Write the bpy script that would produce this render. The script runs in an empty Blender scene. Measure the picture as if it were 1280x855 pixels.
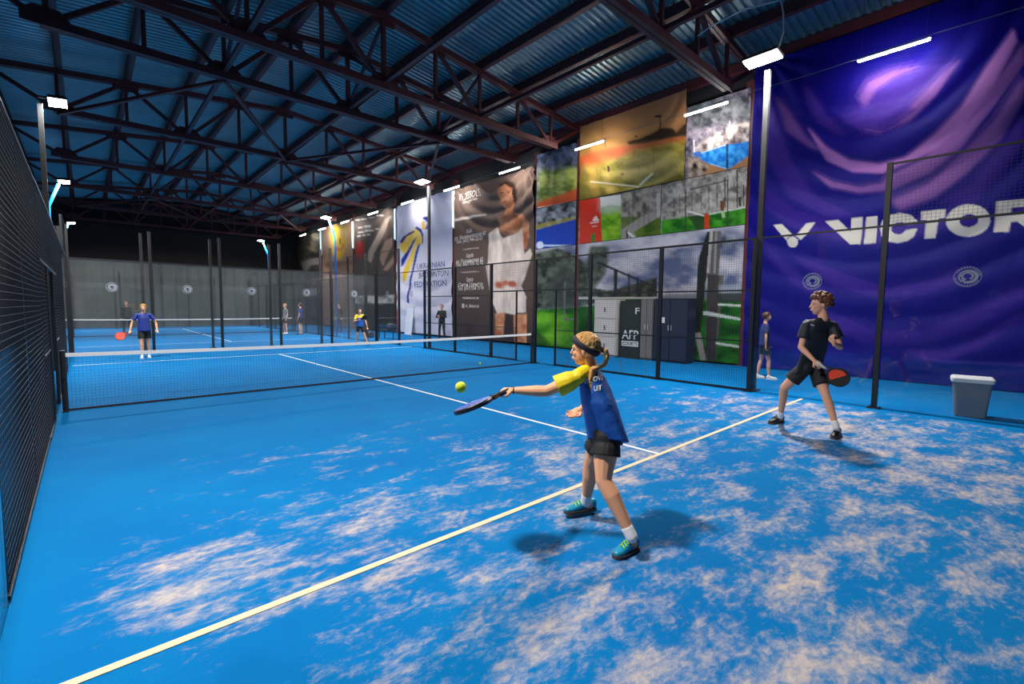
import bpy, bmesh, math, random
import numpy as np
from mathutils import Vector, Matrix, noise as mnoise

random.seed(7)
scene = bpy.context.scene
COL = scene.collection

# ------------------------------------------------------------------ camera
CAM = np.array([0.326, -9.597, 1.621])
YAW, PITCH, ROLL, FPX = 0.740384, 0.074081, 0.00977, 582.835
_fw = np.array([math.sin(YAW)*math.cos(PITCH), math.cos(YAW)*math.cos(PITCH), -math.sin(PITCH)])
_rt = np.array([math.cos(YAW), -math.sin(YAW), 0.0])
_up = np.cross(_rt, _fw)
_r2 = math.cos(ROLL)*_rt + math.sin(ROLL)*_up
_u2 = -math.sin(ROLL)*_rt + math.cos(ROLL)*_up
cd = bpy.data.cameras.new('camera')
cam = bpy.data.objects.new('camera', cd)
COL.objects.link(cam)
cd.sensor_width = 36.0
cd.lens = FPX/1280*36.0
cd.clip_start = 0.02
m = Matrix.Identity(4)
for i in range(3):
    m[i][0], m[i][1], m[i][2], m[i][3] = _r2[i], _u2[i], -_fw[i], CAM[i]
cam.matrix_world = m
scene.camera = cam

# ------------------------------------------------------------------ world and exposure
w = bpy.data.worlds.new('night'); scene.world = w; w.use_nodes = True
w.node_tree.nodes['Background'].inputs[0].default_value = (0.25, 0.45, 0.8, 1)
w.node_tree.nodes['Background'].inputs[1].default_value = 0.01
vs = scene.view_settings
vs.view_transform = 'Standard'
try: vs.look = 'None'
except Exception: pass
vs.exposure = 0.12; vs.gamma = 1.0; vs.use_curve_mapping = False

FLOOD_W = 560.0      # watts of each court flood light
TUBE_E = 205.0         # emission of the wall tube lights

# ------------------------------------------------------------------ pixel helpers
def ray(u, v):
    return _fw + (u-640)/FPX*_r2 - (v-427.5)/FPX*_u2
def onx(u, v, x):
    d = ray(u, v); return CAM + (x-CAM[0])/d[0]*d
def onz(u, v, z=0.0):
    d = ray(u, v); return CAM + (z-CAM[2])/d[2]*d
def proj(P):
    d = np.asarray(P) - CAM
    z = d@_fw
    return np.stack([640+FPX*(d@_r2)/z, 427.5-FPX*(d@_u2)/z], -1)

# ------------------------------------------------------------------ materials
def lin(c):
    return tuple(((x/12.92) if x <= .04045 else ((x+.055)/1.055)**2.4) for x in c)
def rgb(r, g, b): return lin((r/255, g/255, b/255))
MATS = {}
def mat(name, col, rough=.6, metal=0.0, var=.12, vscale=8.0, emit=None, es=0.0, spec=.5, bump=0.0, bscale=60.0, sheen=0.0):
    if name in MATS: return MATS[name]
    M = bpy.data.materials.new(name); M.use_nodes = True
    nt = M.node_tree; N = nt.nodes; L = nt.links
    b = N['Principled BSDF']
    b.inputs['Roughness'].default_value = rough
    b.inputs['Metallic'].default_value = metal
    b.inputs['Specular IOR Level'].default_value = spec
    if sheen: b.inputs['Sheen Weight'].default_value = sheen
    tc = N.new('ShaderNodeTexCoord')
    nz = N.new('ShaderNodeTexNoise'); nz.inputs['Scale'].default_value = vscale; nz.inputs['Detail'].default_value = 4
    L.new(tc.outputs['Object'], nz.inputs['Vector'])
    mx = N.new('ShaderNodeMix'); mx.data_type = 'RGBA'
    mx.inputs[6].default_value = tuple(c*(1-var) for c in col)+(1,)
    mx.inputs[7].default_value = tuple(min(1, c*(1+var)) for c in col)+(1,)
    L.new(nz.outputs['Fac'], mx.inputs[0]); L.new(mx.outputs[2], b.inputs['Base Color'])
    if emit:
        b.inputs['Emission Color'].default_value = tuple(emit)+(1,)
        b.inputs['Emission Strength'].default_value = es
    if bump:
        n2 = N.new('ShaderNodeTexNoise'); n2.inputs['Scale'].default_value = bscale; n2.inputs['Detail'].default_value = 5
        L.new(tc.outputs['Object'], n2.inputs['Vector'])
        bp = N.new('ShaderNodeBump'); bp.inputs['Strength'].default_value = bump; bp.inputs['Distance'].default_value = .02
        L.new(n2.outputs['Fac'], bp.inputs['Height']); L.new(bp.outputs[0], b.inputs['Normal'])
    MATS[name] = M
    return M

def print_mat(name='banner_print', rough=.55):
    if name in MATS: return MATS[name]
    M = bpy.data.materials.new(name); M.use_nodes = True
    nt = M.node_tree; N = nt.nodes; L = nt.links; b = N['Principled BSDF']
    a = N.new('ShaderNodeVertexColor'); a.layer_name = 'print'
    L.new(a.outputs['Color'], b.inputs['Base Color'])
    b.inputs['Roughness'].default_value = rough
    b.inputs['Specular IOR Level'].default_value = .12
    tc = N.new('ShaderNodeTexCoord'); nz = N.new('ShaderNodeTexNoise'); nz.inputs['Scale'].default_value = 3.5; nz.inputs['Detail'].default_value = 6
    L.new(tc.outputs['Object'], nz.inputs['Vector'])
    bp = N.new('ShaderNodeBump'); bp.inputs['Strength'].default_value = .35; bp.inputs['Distance'].default_value = .05
    L.new(nz.outputs['Fac'], bp.inputs['Height']); L.new(bp.outputs[0], b.inputs['Normal'])
    MATS[name] = M
    return M

def glass_mat(name, tint, haze, hazecol, ior=1.45):
    M = bpy.data.materials.new(name); M.use_nodes = True
    nt = M.node_tree; N = nt.nodes; L = nt.links; N.clear()
    out = N.new('ShaderNodeOutputMaterial')
    tr = N.new('ShaderNodeBsdfTransparent'); tr.inputs[0].default_value = tint+(1,)
    gl = N.new('ShaderNodeBsdfGlossy'); gl.inputs['Roughness'].default_value = .02; gl.inputs[0].default_value = (1, 1, 1, 1)
    df = N.new('ShaderNodeBsdfDiffuse')
    nz = N.new('ShaderNodeTexNoise'); nz.inputs['Scale'].default_value = 1.3; nz.inputs['Detail'].default_value = 5
    tc = N.new('ShaderNodeTexCoord'); L.new(tc.outputs['Object'], nz.inputs['Vector'])
    mr = N.new('ShaderNodeMapRange'); mr.inputs[1].default_value = .3; mr.inputs[2].default_value = .7
    mr.inputs[3].default_value = haze*.6; mr.inputs[4].default_value = haze*1.4
    L.new(nz.outputs['Fac'], mr.inputs[0])
    df.inputs[0].default_value = hazecol+(1,)
    ge = N.new('ShaderNodeNewGeometry'); dt = N.new('ShaderNodeVectorMath'); dt.operation = 'DOT_PRODUCT'
    L.new(ge.outputs['Incoming'], dt.inputs[0]); L.new(ge.outputs['Normal'], dt.inputs[1])
    def mth(o, a, c=None):
        x = N.new('ShaderNodeMath'); x.operation = o
        for i, q in enumerate((a, c)):
            if q is None: continue
            if isinstance(q, (int, float)): x.inputs[i].default_value = q
            else: L.new(q, x.inputs[i])
        return x
    fr = mth('ADD', mth('MULTIPLY', mth('POWER', mth('SUBTRACT', 1.0, mth('ABSOLUTE', dt.outputs['Value']).outputs[0]).outputs[0], 5.0).outputs[0], .80).outputs[0], .022)
    m1 = N.new('ShaderNodeMixShader'); m2 = N.new('ShaderNodeMixShader')
    L.new(fr.outputs[0], m1.inputs[0]); L.new(tr.outputs[0], m1.inputs[1]); L.new(gl.outputs[0], m1.inputs[2])
    L.new(mr.outputs[0], m2.inputs[0]); L.new(m1.outputs[0], m2.inputs[1]); L.new(df.outputs[0], m2.inputs[2])
    L.new(m2.outputs[0], out.inputs[0])
    MATS[name] = M
    return M

SANDP = tuple(onz(185, 745))
def turf_mat():
    M = bpy.data.materials.new('blue_turf_with_sand'); M.use_nodes = True
    nt = M.node_tree; N = nt.nodes; L = nt.links; b = N['Principled BSDF']
    b.inputs['Roughness'].default_value = .85; b.inputs['Specular IOR Level'].default_value = .06
    geo = N.new('ShaderNodeNewGeometry'); sep = N.new('ShaderNodeSeparateXYZ')
    L.new(geo.outputs['Position'], sep.inputs[0])
    def noise(scale, detail, rough=.55, vec=None, dist=0.0):
        n = N.new('ShaderNodeTexNoise'); n.inputs['Scale'].default_value = scale; n.inputs['Detail'].default_value = detail
        n.inputs['Roughness'].default_value = rough; n.inputs['Distortion'].default_value = dist
        L.new(vec or geo.outputs['Position'], n.inputs['Vector']); return n
    def rng(src, a, c, d, e):
        r = N.new('ShaderNodeMapRange'); r.interpolation_type = 'SMOOTHSTEP'
        r.inputs[1].default_value = a; r.inputs[2].default_value = c; r.inputs[3].default_value = d; r.inputs[4].default_value = e
        L.new(src, r.inputs[0]); return r.outputs[0]
    def op(o, a, c):
        x = N.new('ShaderNodeMath'); x.operation = o
        for i, s in enumerate((a, c)):
            if isinstance(s, (int, float)): x.inputs[i].default_value = s
            else: L.new(s, x.inputs[i])
        return x.outputs[0]
    # streaks brushed across the court
    mp = N.new('ShaderNodeMapping'); mp.inputs['Rotation'].default_value = (0, 0, .45); mp.inputs['Scale'].default_value = (.75, 1.35, 1)
    L.new(geo.outputs['Position'], mp.inputs[0])
    big = noise(.55, 3, .5, mp.outputs[0]).outputs['Fac']
    med = noise(2.9, 9, .62, mp.outputs[0], .25).outputs['Fac']
    fine = noise(16, 6, .7, mp.outputs[0], .4).outputs['Fac']
    grain = noise(220, 3, .7).outputs['Fac']
    dens = op('MULTIPLY', rng(sep.outputs[1], -7.6, -1.6, 1.0, 0.0), rng(sep.outputs[0], .1, 1.6, .45, 1.0))
    inside = op('MULTIPLY', rng(sep.outputs[0], 9.6, 10.0, 1.0, .0), rng(sep.outputs[0], -.05, .4, 0, 1))
    dens = op('MULTIPLY', dens, inside)
    dv = N.new('ShaderNodeVectorMath'); dv.operation = 'DISTANCE'; L.new(geo.outputs['Position'], dv.inputs[0]); dv.inputs[1].default_value = SANDP
    drift = rng(dv.outputs['Value'], .15, .95, .55, 0.0)
    dens = op('ADD', dens, drift)
    s = op('ADD', op('MULTIPLY', big, .40), op('ADD', op('MULTIPLY', med, .80), op('MULTIPLY', fine, .45)))
    s = op('ADD', s, op('MULTIPLY', dens, .25))
    s = op('ADD', s, op('MULTIPLY', op('SUBTRACT', grain, .5), .16))
    cover = rng(s, 1.0, 1.32, 0.0, .80)
    cover = op('MULTIPLY', cover, rng(dens, 0.0, .12, .12, 1.0))
    cover = op('MULTIPLY', cover, inside)
    blue = N.new('ShaderNodeMix'); blue.data_type = 'RGBA'
    blue.inputs[6].default_value = rgb(0, 92, 160)+(1,); blue.inputs[7].default_value = rgb(0, 118, 178)+(1,)
    L.new(noise(.9, 4).outputs['Fac'], blue.inputs[0])
    bl2 = N.new('ShaderNodeMix'); bl2.data_type = 'RGBA'; bl2.blend_type = 'MULTIPLY'; bl2.inputs[0].default_value = .5
    gr = N.new('ShaderNodeMapRange'); gr.inputs[1].default_value = .3; gr.inputs[2].default_value = .7; gr.inputs[3].default_value = .75; gr.inputs[4].default_value = 1.1
    L.new(grain, gr.inputs[0]); L.new(blue.outputs[2], bl2.inputs[6]); L.new(gr.outputs[0], bl2.inputs[7])
    sand = N.new('ShaderNodeMix'); sand.data_type = 'RGBA'
    sand.inputs[6].default_value = rgb(186, 166, 150)+(1,); sand.inputs[7].default_value = rgb(222, 200, 172)+(1,)
    L.new(fine, sand.inputs[0])
    mx = N.new('ShaderNodeMix'); mx.data_type = 'RGBA'
    L.new(cover, mx.inputs[0]); L.new(bl2.outputs[2], mx.inputs[6]); L.new(sand.outputs[2], mx.inputs[7])
    L.new(mx.outputs[2], b.inputs['Base Color'])
    bp = N.new('ShaderNodeBump'); bp.inputs['Strength'].default_value = .4; bp.inputs['Distance'].default_value = .01
    L.new(grain, bp.inputs['Height']); L.new(bp.outputs[0], b.inputs['Normal'])
    return M

# ------------------------------------------------------------------ mesh helpers
def V(*a): return Vector(a)
class MB:
    def __init__(s): s.v = []; s.f = []
    def add(s, vs, fs):
        o = len(s.v); s.v += [tuple(x) for x in vs]; s.f += [tuple(i+o for i in f) for f in fs]
    def box(s, c, d, rot=None):
        x, y, z = d[0]/2, d[1]/2, d[2]/2
        P = [Vector((sx*x, sy*y, sz*z)) for sz in (-1, 1) for sy in (-1, 1) for sx in (-1, 1)]
        if rot is not None: P = [rot@q for q in P]
        c = Vector(c)
        s.add([q+c for q in P], [(0, 2, 3, 1), (4, 5, 7, 6), (0, 1, 5, 4), (2, 6, 7, 3), (0, 4, 6, 2), (1, 3, 7, 5)])
    def bar(s, p, q, wd, h, up=(0, 0, 1), caps=True):
        p, q = Vector(p), Vector(q); t = (q-p).normalized(); u = Vector(up)
        if abs(t.dot(u)) > .99: u = Vector((1, 0, 0))
        a = t.cross(u).normalized()*wd/2; b = a.cross(t).normalized()*h/2
        P = [p-a-b, p+a-b, p+a+b, p-a+b, q-a-b, q+a-b, q+a+b, q-a+b]
        F = [(0, 1, 5, 4), (1, 2, 6, 5), (2, 3, 7, 6), (3, 0, 4, 7)]
        if caps: F += [(3, 2, 1, 0), (4, 5, 6, 7)]
        s.add(P, F)
    def loft(s, rings, caps=True):
        n = len(rings[0]); vs = [q for r in rings for q in r]; F = []
        for i in range(len(rings)-1):
            for k in range(n):
                F.append((i*n+k, i*n+(k+1) % n, (i+1)*n+(k+1) % n, (i+1)*n+k))
        if caps:
            F.append(tuple(range(n-1, -1, -1))); F.append(tuple((len(rings)-1)*n+k for k in range(n)))
        s.add(vs, F)
    def tube(s, pts, radii, n=8, caps=True):
        pts = [Vector(q) for q in pts]
        if isinstance(radii, (int, float)): radii = [radii]*len(pts)
        rings = []; ref = None
        for i, q in enumerate(pts):
            t = (pts[min(i+1, len(pts)-1)]-pts[max(i-1, 0)]).normalized()
            if ref is None:
                ref = Vector((0, 0, 1)) if abs(t.z) < .9 else Vector((1, 0, 0))
            a = t.cross(ref).normalized(); b = a.cross(t).normalized(); ref = b
            rings.append([q+(a*math.cos(2*math.pi*k/n)+b*math.sin(2*math.pi*k/n))*radii[i] for k in range(n)])
        s.loft(rings, caps)
    def ell(s, c, ax, n=14, m_=9):
        """ellipsoid: ax = three half-axis vectors"""
        c = Vector(c); A, B, C = [Vector(x) for x in ax]
        vs = [c-C]; F = []
        for i in range(1, m_):
            ph = -math.pi/2+math.pi*i/m_
            for k in range(n):
                th = 2*math.pi*k/n
                vs.append(c+A*math.cos(ph)*math.cos(th)+B*math.cos(ph)*math.sin(th)+C*math.sin(ph))
        vs.append(c+C)
        for k in range(n): F.append((0, 1+(k+1) % n, 1+k))
        for i in range(m_-2):
            for k in range(n):
                F.append((1+i*n+k, 1+i*n+(k+1) % n, 1+(i+1)*n+(k+1) % n, 1+(i+1)*n+k))
        l = len(vs)-1
        for k in range(n): F.append((l, 1+(m_-2)*n+k, 1+(m_-2)*n+(k+1) % n))
        s.add(vs, F)
    def ball(s, c, r, n=12, m_=8): s.ell(c, ((r, 0, 0), (0, r, 0), (0, 0, r)), n, m_)
    def capsule(s, p, q, r1, r2, n=12):
        p, q = Vector(p), Vector(q); d = (q-p)
        if d.length > 1e-5: s.tube([p, p+d*.5, q], [r1, (r1+r2)/2, r2], n)
        s.ball(p, r1, n); s.ball(q, r2, n)
    def mesh(s, name, smooth=False):
        me = bpy.data.meshes.new(name); me.from_pydata(s.v, [], s.f); me.update()
        if smooth: me.polygons.foreach_set('use_smooth', [True]*len(me.polygons))
        return me
    def build(s, name, material, parent=None, smooth=False, loc=None):
        return link(name, s.mesh(name, smooth), material, parent, loc)

def link(name, me, material=None, parent=None, loc=None):
    o = bpy.data.objects.new(name, me); COL.objects.link(o)
    if material is not None and me is not None and not me.materials: me.materials.append(material)
    if parent is not None: o.parent = parent
    if loc is not None: o.location = loc
    return o
def tag(o, label=None, cat=None, group=None, kind=None):
    if label: o['label'] = label
    if cat: o['category'] = cat
    if group: o['group'] = group
    if kind: o['kind'] = kind
    return o
def thing(name, label, cat, loc=(0, 0, 0), group=None, rz=0.0):
    o = bpy.data.objects.new(name, None); COL.objects.link(o); o.location = loc; o.rotation_euler = (0, 0, rz)
    o.empty_display_size = .1
    return tag(o, label, cat, group)
def struct(name, mb, material, smooth=False):
    return tag(mb.build(name, material, None, smooth), kind='structure')
def copy_tree(o, parent=None, loc=None):
    c = o.copy(); COL.objects.link(c)
    c.parent = parent
    if loc is not None: c.location = loc
    for ch in list(o.children): copy_tree(ch, c)
    return c
def remesh(mb, name, voxel, smooth=4, fac=.5):
    me = mb.mesh('tmp'); o = bpy.data.objects.new('tmp', me); COL.objects.link(o)
    r = o.modifiers.new('r', 'REMESH'); r.mode = 'VOXEL'; r.voxel_size = voxel; r.use_smooth_shade = True
    if smooth:
        sm = o.modifiers.new('s', 'SMOOTH'); sm.iterations = smooth; sm.factor = fac
    dg = bpy.context.evaluated_depsgraph_get()
    out = bpy.data.meshes.new_from_object(o.evaluated_get(dg)); out.name = name
    bpy.data.objects.remove(o); bpy.data.meshes.remove(me)
    out.polygons.foreach_set('use_smooth', [True]*len(out.polygons))
    out.materials.clear()
    return out

# ------------------------------------------------------------------ colours of the hall
STEEL = mat('dark_red_steel', rgb(96, 40, 41), .55, .0, .25, 3)
BLACK = mat('black_powder_coat', rgb(20, 21, 24), .45, .0, .2, 10)
WIRE = mat('black_wire', rgb(52, 52, 54), .5, .0, .1, 10)
WHITE = mat('white_plastic', rgb(225, 225, 222), .5, 0, .04, 10)
PALE = mat('pale_metal', rgb(190, 185, 180), .45, .1, .06, 6)
DARKWALL = mat('dark_wall', rgb(26, 27, 31), .8, 0, .3, .8)
CURTAIN = mat('charcoal_curtain', rgb(64, 68, 63), .85, 0, .12, .5, bump=.2, bscale=4)
LINE = mat('court_line_paint', rgb(206, 216, 222), .7, 0, .10, 14)
LINES = mat('sandy_line_paint', rgb(212, 190, 156), .7, 0, .12, 14)
LAMP = mat('lamp_glow', rgb(255, 250, 240), .5, 0, 0, 5, emit=(1, .95, .86), es=60)
TUBE = mat('tube_glow', rgb(255, 250, 245), .5, 0, 0, 5, emit=(1, .95, .90), es=TUBE_E)
SOFT = mat('strip_glow', rgb(230, 240, 250), .5, 0, 0, 5, emit=(.75, .88, 1), es=1.1)
BLUEPOLE = mat('blue_pole_paint', rgb(10, 120, 205), .35, .0, .1, 5)
GLASS = glass_mat('court_glass', (.97, .98, .985), .006, (.5, .55, .6))
GLASSFAR = glass_mat('dusty_court_glass', (.95, .965, .97), .02, (.55, .57, .58))
ROOF = mat('corrugated_sheet', rgb(142, 168, 172), .32, .5, .15, 1.2)

XW = 14.2                                           # plane of the wall banners
TRUSS_Y = [-10.1, -4.12, 1.97, 4.2, 10.0, 15.95, 21.85, 27.75, 33.6]
XR, ZR, SL = 6.3, 9.05, .105                        # ridge line, top chord height, slope
def ztop(x): return ZR - SL*abs(x-XR)

# ================================================================== STRUCTURE
mb = MB(); X0, X1, Y0, Y1 = -1.75, 14.45, -14.0, 34.3
n = 24
for i in range(1): mb.add([(X0, Y0, 0), (X1, Y0, 0), (X1, Y1, 0), (X0, Y1, 0)], [(0, 1, 2, 3)])
floor = struct('floor', mb, turf_mat())

def court_line(x0, y0, x1, y1, mt=None):
    m_ = MB(); z = .004
    m_.add([(x0, y0, z), (x1, y0, z), (x1, y1, z), (x0, y1, z), (x0, y0, 0.001), (x1, y0, 0.001), (x1, y1, 0.001), (x0, y1, 0.001)],
           [(0, 1, 2, 3), (0, 4, 5, 1), (1, 5, 6, 2), (2, 6, 7, 3), (3, 7, 4, 0)])
    return m_.build('court_line', mt or LINE, floor)
for cy in (0.0, 20.75):
    for sgn in (-1, 1):
        court_line(.02, cy+sgn*6.95-.025, 9.96, cy+sgn*6.95+.025, LINES if cy+sgn < 0 else LINE)
    court_line(4.975, cy-6.925, 5.025, cy+6.925)

def wallbox(name, lo, hi, mt):
    b_ = MB(); b_.box([(a+c)/2 for a, c in zip(lo, hi)], [c-a for a, c in zip(lo, hi)])
    return struct(name, b_, mt)
wallbox('wall_right', (14.45, -14, 0), (14.6, 34.3, 8.75), DARKWALL)
wallbox('wall_left', (-1.9, -14, 0), (-1.75, 34.3, 8.75), DARKWALL)
wallbox('wall_far', (-1.9, 34.3, 0), (14.6, 34.45, 9.8), DARKWALL)
wallbox('wall_near', (-1.9, -14.15, 0), (14.6, -14, 9.8), DARKWALL)

# corrugated roof: ribs run down the slope, the wave runs along the hall
def roof(name, xa, xb):
    m_ = MB(); pitch = .19; ny = int((Y1-Y0+.3)/pitch); prof = [(0, 0), (.3, 0), (.42, .055), (.78, .055), (.9, 0)]
    ys = []; zs = []
    for i in range(ny):
        for f, h in prof: ys.append(Y0-.15+(i+f)*pitch); zs.append(h)
    xs = [xa, (xa+xb)/2, xb]
    vs = []; F = []
    for x in xs:
        for y, h in zip(ys, zs): vs.append((x, y, ztop(x)+.36+h))
    nn = len(ys)
    for j in range(2):
        for i in range(nn-1): F.append((j*nn+i, j*nn+i+1, (j+1)*nn+i+1, (j+1)*nn+i))
    m_.add(vs, F)
    return m_
rm = roof('c', -1.95, XR); rm2 = roof('c', XR, 14.65); rm.add(rm2.v, rm2.f)
ceiling = struct('ceiling', rm, ROOF)

# purlins
NOD = [XR+1.58*k for k in range(-5, 6)]
for k, x in enumerate(NOD):
    xx = max(-1.55, min(14.2, x))
    b_ = MB(); yA, yB = -13.9, 34.2; z = ztop(xx)+.2
    b_.box((0, (yA+yB)/2, 0), (.03, yB-yA, .26)); b_.box((.07, (yA+yB)/2, .12), (.14, yB-yA, .02)); b_.box((.07, (yA+yB)/2, -.12), (.14, yB-yA, .02))
    o = b_.build('roof_purlin', STEEL, None, loc=(xx, 0, z))
    ORD = ['first', 'second', 'third', 'fourth', 'fifth']
    tag(o, 'long steel purlin under the ridge of the corrugated roof' if k == 5 else 'long steel roof purlin, %s from the %s wall' % ((ORD[10-k], 'banner') if k > 5 else (ORD[k], 'dark fence-side')), 'beam', 'roof purlins')

# trusses
def make_truss():
    t = thing('roof_truss', 'dark red steel roof truss of chords, posts and diagonals spanning the hall', 'truss', (0, TRUSS_Y[0], 0), 'roof trusses')
    zb = 7.3; top = [(max(-1.6, min(14.2, x)), ztop(x)) for x in NOD]; bot = {2*i+1: (NOD[2*i+1], zb) for i in range(5)}
    for sx in (0, 1):
        b_ = MB(); a, c = (top[0], top[5]) if sx == 0 else (top[5], top[10])
        for dy in (-.05, .05): b_.bar((a[0], dy, a[1]), (c[0], dy, c[1]), .08, .15)
        b_.build('top_chord', STEEL, t)
    b_ = MB()
    for dy in (-.06, .06): b_.bar((NOD[1]-.1, dy, zb), (NOD[9]+.1, dy, zb), .1, .17)
    b_.build('bottom_chord', STEEL, t)
    def web(p, q, s_=.09):
        b2 = MB(); b2.bar((p[0], 0, p[1]), (q[0], 0, q[1]), s_, s_, (0, 1, 0)); b2.build('web_member', STEEL, t)
    for i in range(1, 10): web((NOD[i], zb), top[i], .1 if i == 5 else .085)
    for i in (1, 3, 5, 7, 9):
        for j in (i-1, i+1):
            if 0 <= j <= 10: web((NOD[i], zb), top[j], .1)
    for i in (1, 3, 5, 7, 9):
        b2 = MB(); x = NOD[i]
        P = [(x-.38, zb-.04), (x+.38, zb-.04), (x+.38, zb+.14), (x+.2, zb+.32), (x-.2, zb+.32), (x-.38, zb+.14)]
        b2.loft([[Vector((a, -.016, c)) for a, c in P], [Vector((a, .016, c)) for a, c in P]]); b2.build('gusset_plate', STEEL, t)
    for i in (2, 4, 5, 6, 8):
        b2 = MB(); x, z = top[i]
        P = [(x-.3, z-.22), (x+.3, z-.22), (x+.36, z+.04), (x-.36, z+.04)]
        b2.loft([[Vector((a, -.016, c)) for a, c in P], [Vector((a, .016, c)) for a, c in P]]); b2.build('gusset_plate', STEEL, t)
    return t
tr0 = make_truss()
TRL = ['over the near end of the near court', 'meeting the wall between the blue purple banner and the court photographs', 'meeting the wall between the sunset photograph and the narrow photographs', 'meeting the wall between the narrow photographs and the brown dress banner', 'meeting the wall between the brown dress banner and the white banner', 'meeting the wall between the white banner and the dark brown banner', 'meeting the wall between the dark brown banner and the yellow blot banner', 'meeting the wall between the yellow blot banner and the dark green banner', 'close to the far end wall above the charcoal curtain']
for y in TRUSS_Y[1:]: tr_ = copy_tree(tr0, None, (0, y, 0)); tr_['label'] = 'roof truss '+TRL[TRUSS_Y.index(y)]
tr0['label'] = 'roof truss '+TRL[0]

# columns
for y in TRUSS_Y:
    for x in (14.32, -1.65):
        b_ = MB(); h = 7.95
        b_.box((0, 0, h/2), (.02, .22, h)); b_.box((-.1, 0, h/2), (.02, .24, h)); b_.box((.1, 0, h/2), (.02, .24, h)); b_.box((0, 0, .01), (.24, .28, .02))
        tag(b_.build('steel_column', STEEL, None, loc=(x, y, 0)), 'dark steel wall column %s' % ('between the hanging banners' if x > 0 else 'on the dark wall behind the wire fence'), 'column',
            'columns of the banner wall' if x > 0 else 'columns of the dark wall')

# ties and wind bracing in the plane of the lower chords
def tie(p, q, lab, grp, s_=.09):
    b_ = MB(); p = Vector(p); q = Vector(q); b_.bar((0, 0, 0), q-p, s_, s_)
    tag(b_.build('roof_brace', STEEL, None, loc=p), lab, 'brace', grp)
for x in (NOD[3], NOD[5], NOD[7]):
    tie((x, -13.8, 7.42), (x, 34.1, 7.42), 'straight steel tie joining the lower truss chords '+{0: 'under the ridge', -1: 'on the dark-wall side', 1: 'on the banner-wall side'}[int(round((x-XR)/3.16))], 'lengthwise roof ties', .1)
for ya, yb in ((4.2, 10.0), (21.85, 27.75)):
    zz = [(NOD[1], yb), (NOD[3], ya), (NOD[5], yb), (NOD[7], ya), (NOD[9], yb)]
    for a, c in zip(zz, zz[1:]):
        tie((a[0], a[1], 7.2), (c[0], c[1], 7.2), 'slanting steel wind brace crossing between two roof trusses', 'wind braces', .08)
for x in (NOD[3], NOD[5], NOD[7]):
    for ya, yb in ((1.97, 4.2),):
        ym = (ya+yb)/2
        tie((x, ya, ztop(x)-.1), (x, yb, 7.45), 'short crossed brace between the two close-set roof trusses', 'short crossed braces', .07)
        tie((x+.08, yb, ztop(x)-.1), (x+.08, ya, 7.45), 'short crossed brace between the two close-set roof trusses', 'short crossed braces', .07)

# ================================================================== COURT ENCLOSURES
def wires(wd, h, name='mesh_panel', sp=.05, t=.0036):
    """welded wire panel in the local y-z plane: y 0..wd, z 0..h"""
    m_ = MB(); ny = max(2, int(round(wd/sp))); nz = max(2, int(round(h/sp)))
    for i in range(ny+1): y = wd*i/ny; m_.bar((0, y, 0), (0, y, h), t, t, (1, 0, 0), False)
    for i in range(nz+1): z = h*i/nz; m_.bar((.003, 0, z), (.003, wd, z), t, t, (0, 0, 1), False)
    return m_.mesh(name)
WP = {}
def wire_panel(parent, y, z, wd, h, swap=False):
    k = (round(wd, 2), round(h, 2))
    if k not in WP: WP[k] = wires(wd, h)
    o = link('mesh_panel', WP[k], WIRE, parent, (0, y, z)); o['kind'] = 'stuff'
    return o
def sticker_mesh():
    m_ = MB()
    def ring(cy, cz, ry0, rz0, ry1, rz1, a0=0, a1=2*math.pi, n=28, sy=0, sz=0):
        vs = []; F = []
        for i in range(n+1):
            a = a0+(a1-a0)*i/n
            vs.append((0, cy+ry0*math.cos(a), cz+rz0*math.sin(a))); vs.append((0, cy+sy+ry1*math.cos(a), cz+sz+rz1*math.sin(a)))
        for i in range(n): F.append((2*i, 2*i+1, 2*i+3, 2*i+2))
        m_.add(vs, F)
    ring(0, 0, .185, .185, .176, .176)
    for k in range(26):
        a = 2*math.pi*k/26
        if k % 13 in (0, 1): continue
        ring(0, 0, .168, .168, .150, .150, a, a+.15, 3)
    ring(-.01, .0, .135, .125, .10, .085, -.6, 5.2, 26, .012, .004)
    ring(.0, .01, .085, .075, .055, .048, -1.2, 4.2, 22)
    m_.add([(0, .03, -.02), (0, .10, -.07), (0, .085, -.10), (0, .01, -.05)], [(0, 1, 2, 3)])
    m_.add([(0, .09, .05), (0, .12, .03), (0, .10, .0), (0, .07, .02)], [(0, 1, 2, 3)])
    return m_.mesh('sticker')
STK = sticker_mesh()
STKM = mat('white_sticker', rgb(150, 156, 164), .6, 0, .05, 20)
GP = {}
def glass_panel(parent, y, wd, h, gm, stick=True, flip=1):
    k = (round(wd, 3), h, gm.name)
    if k not in GP:
        m_ = MB(); m_.box((0, wd/2, h/2), (.012, wd-.02, h-.02)); GP[k] = m_.mesh('glass_panel')
    o = link('glass_panel', GP[k], gm, parent, (0, y, .01))
    if stick:
        s_ = link('round_sticker', STK, STKM, o, (-.009*flip, wd/2, 2.13)); s_.scale = (1, .82*flip, .82)
        s_['label'] = 'round white emblem sticker on the glass'
    return o
def post(parent, y, h, wd=.08, x=0.0):
    if wd < .05:
        m_ = MB(); m_.box((0, 0, h/2), (wd, wd, h)); m_.box((0, 0, .006), (wd+.02, wd+.06, .012))
        return m_.build('post', BLACK, parent, loc=(x, y, 0))
    m_ = MB(); m_.box((0, 0, h/2), (wd, wd, h)); m_.box((0, 0, .006), (.18, .18, .012))
    for a in (-.065, .065):
        for c in (-.065, .065): m_.tube([(a, c, .012), (a, c, .03)], .011, 6)
    return m_.build('post', BLACK, parent, loc=(0, y, 0))
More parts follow.
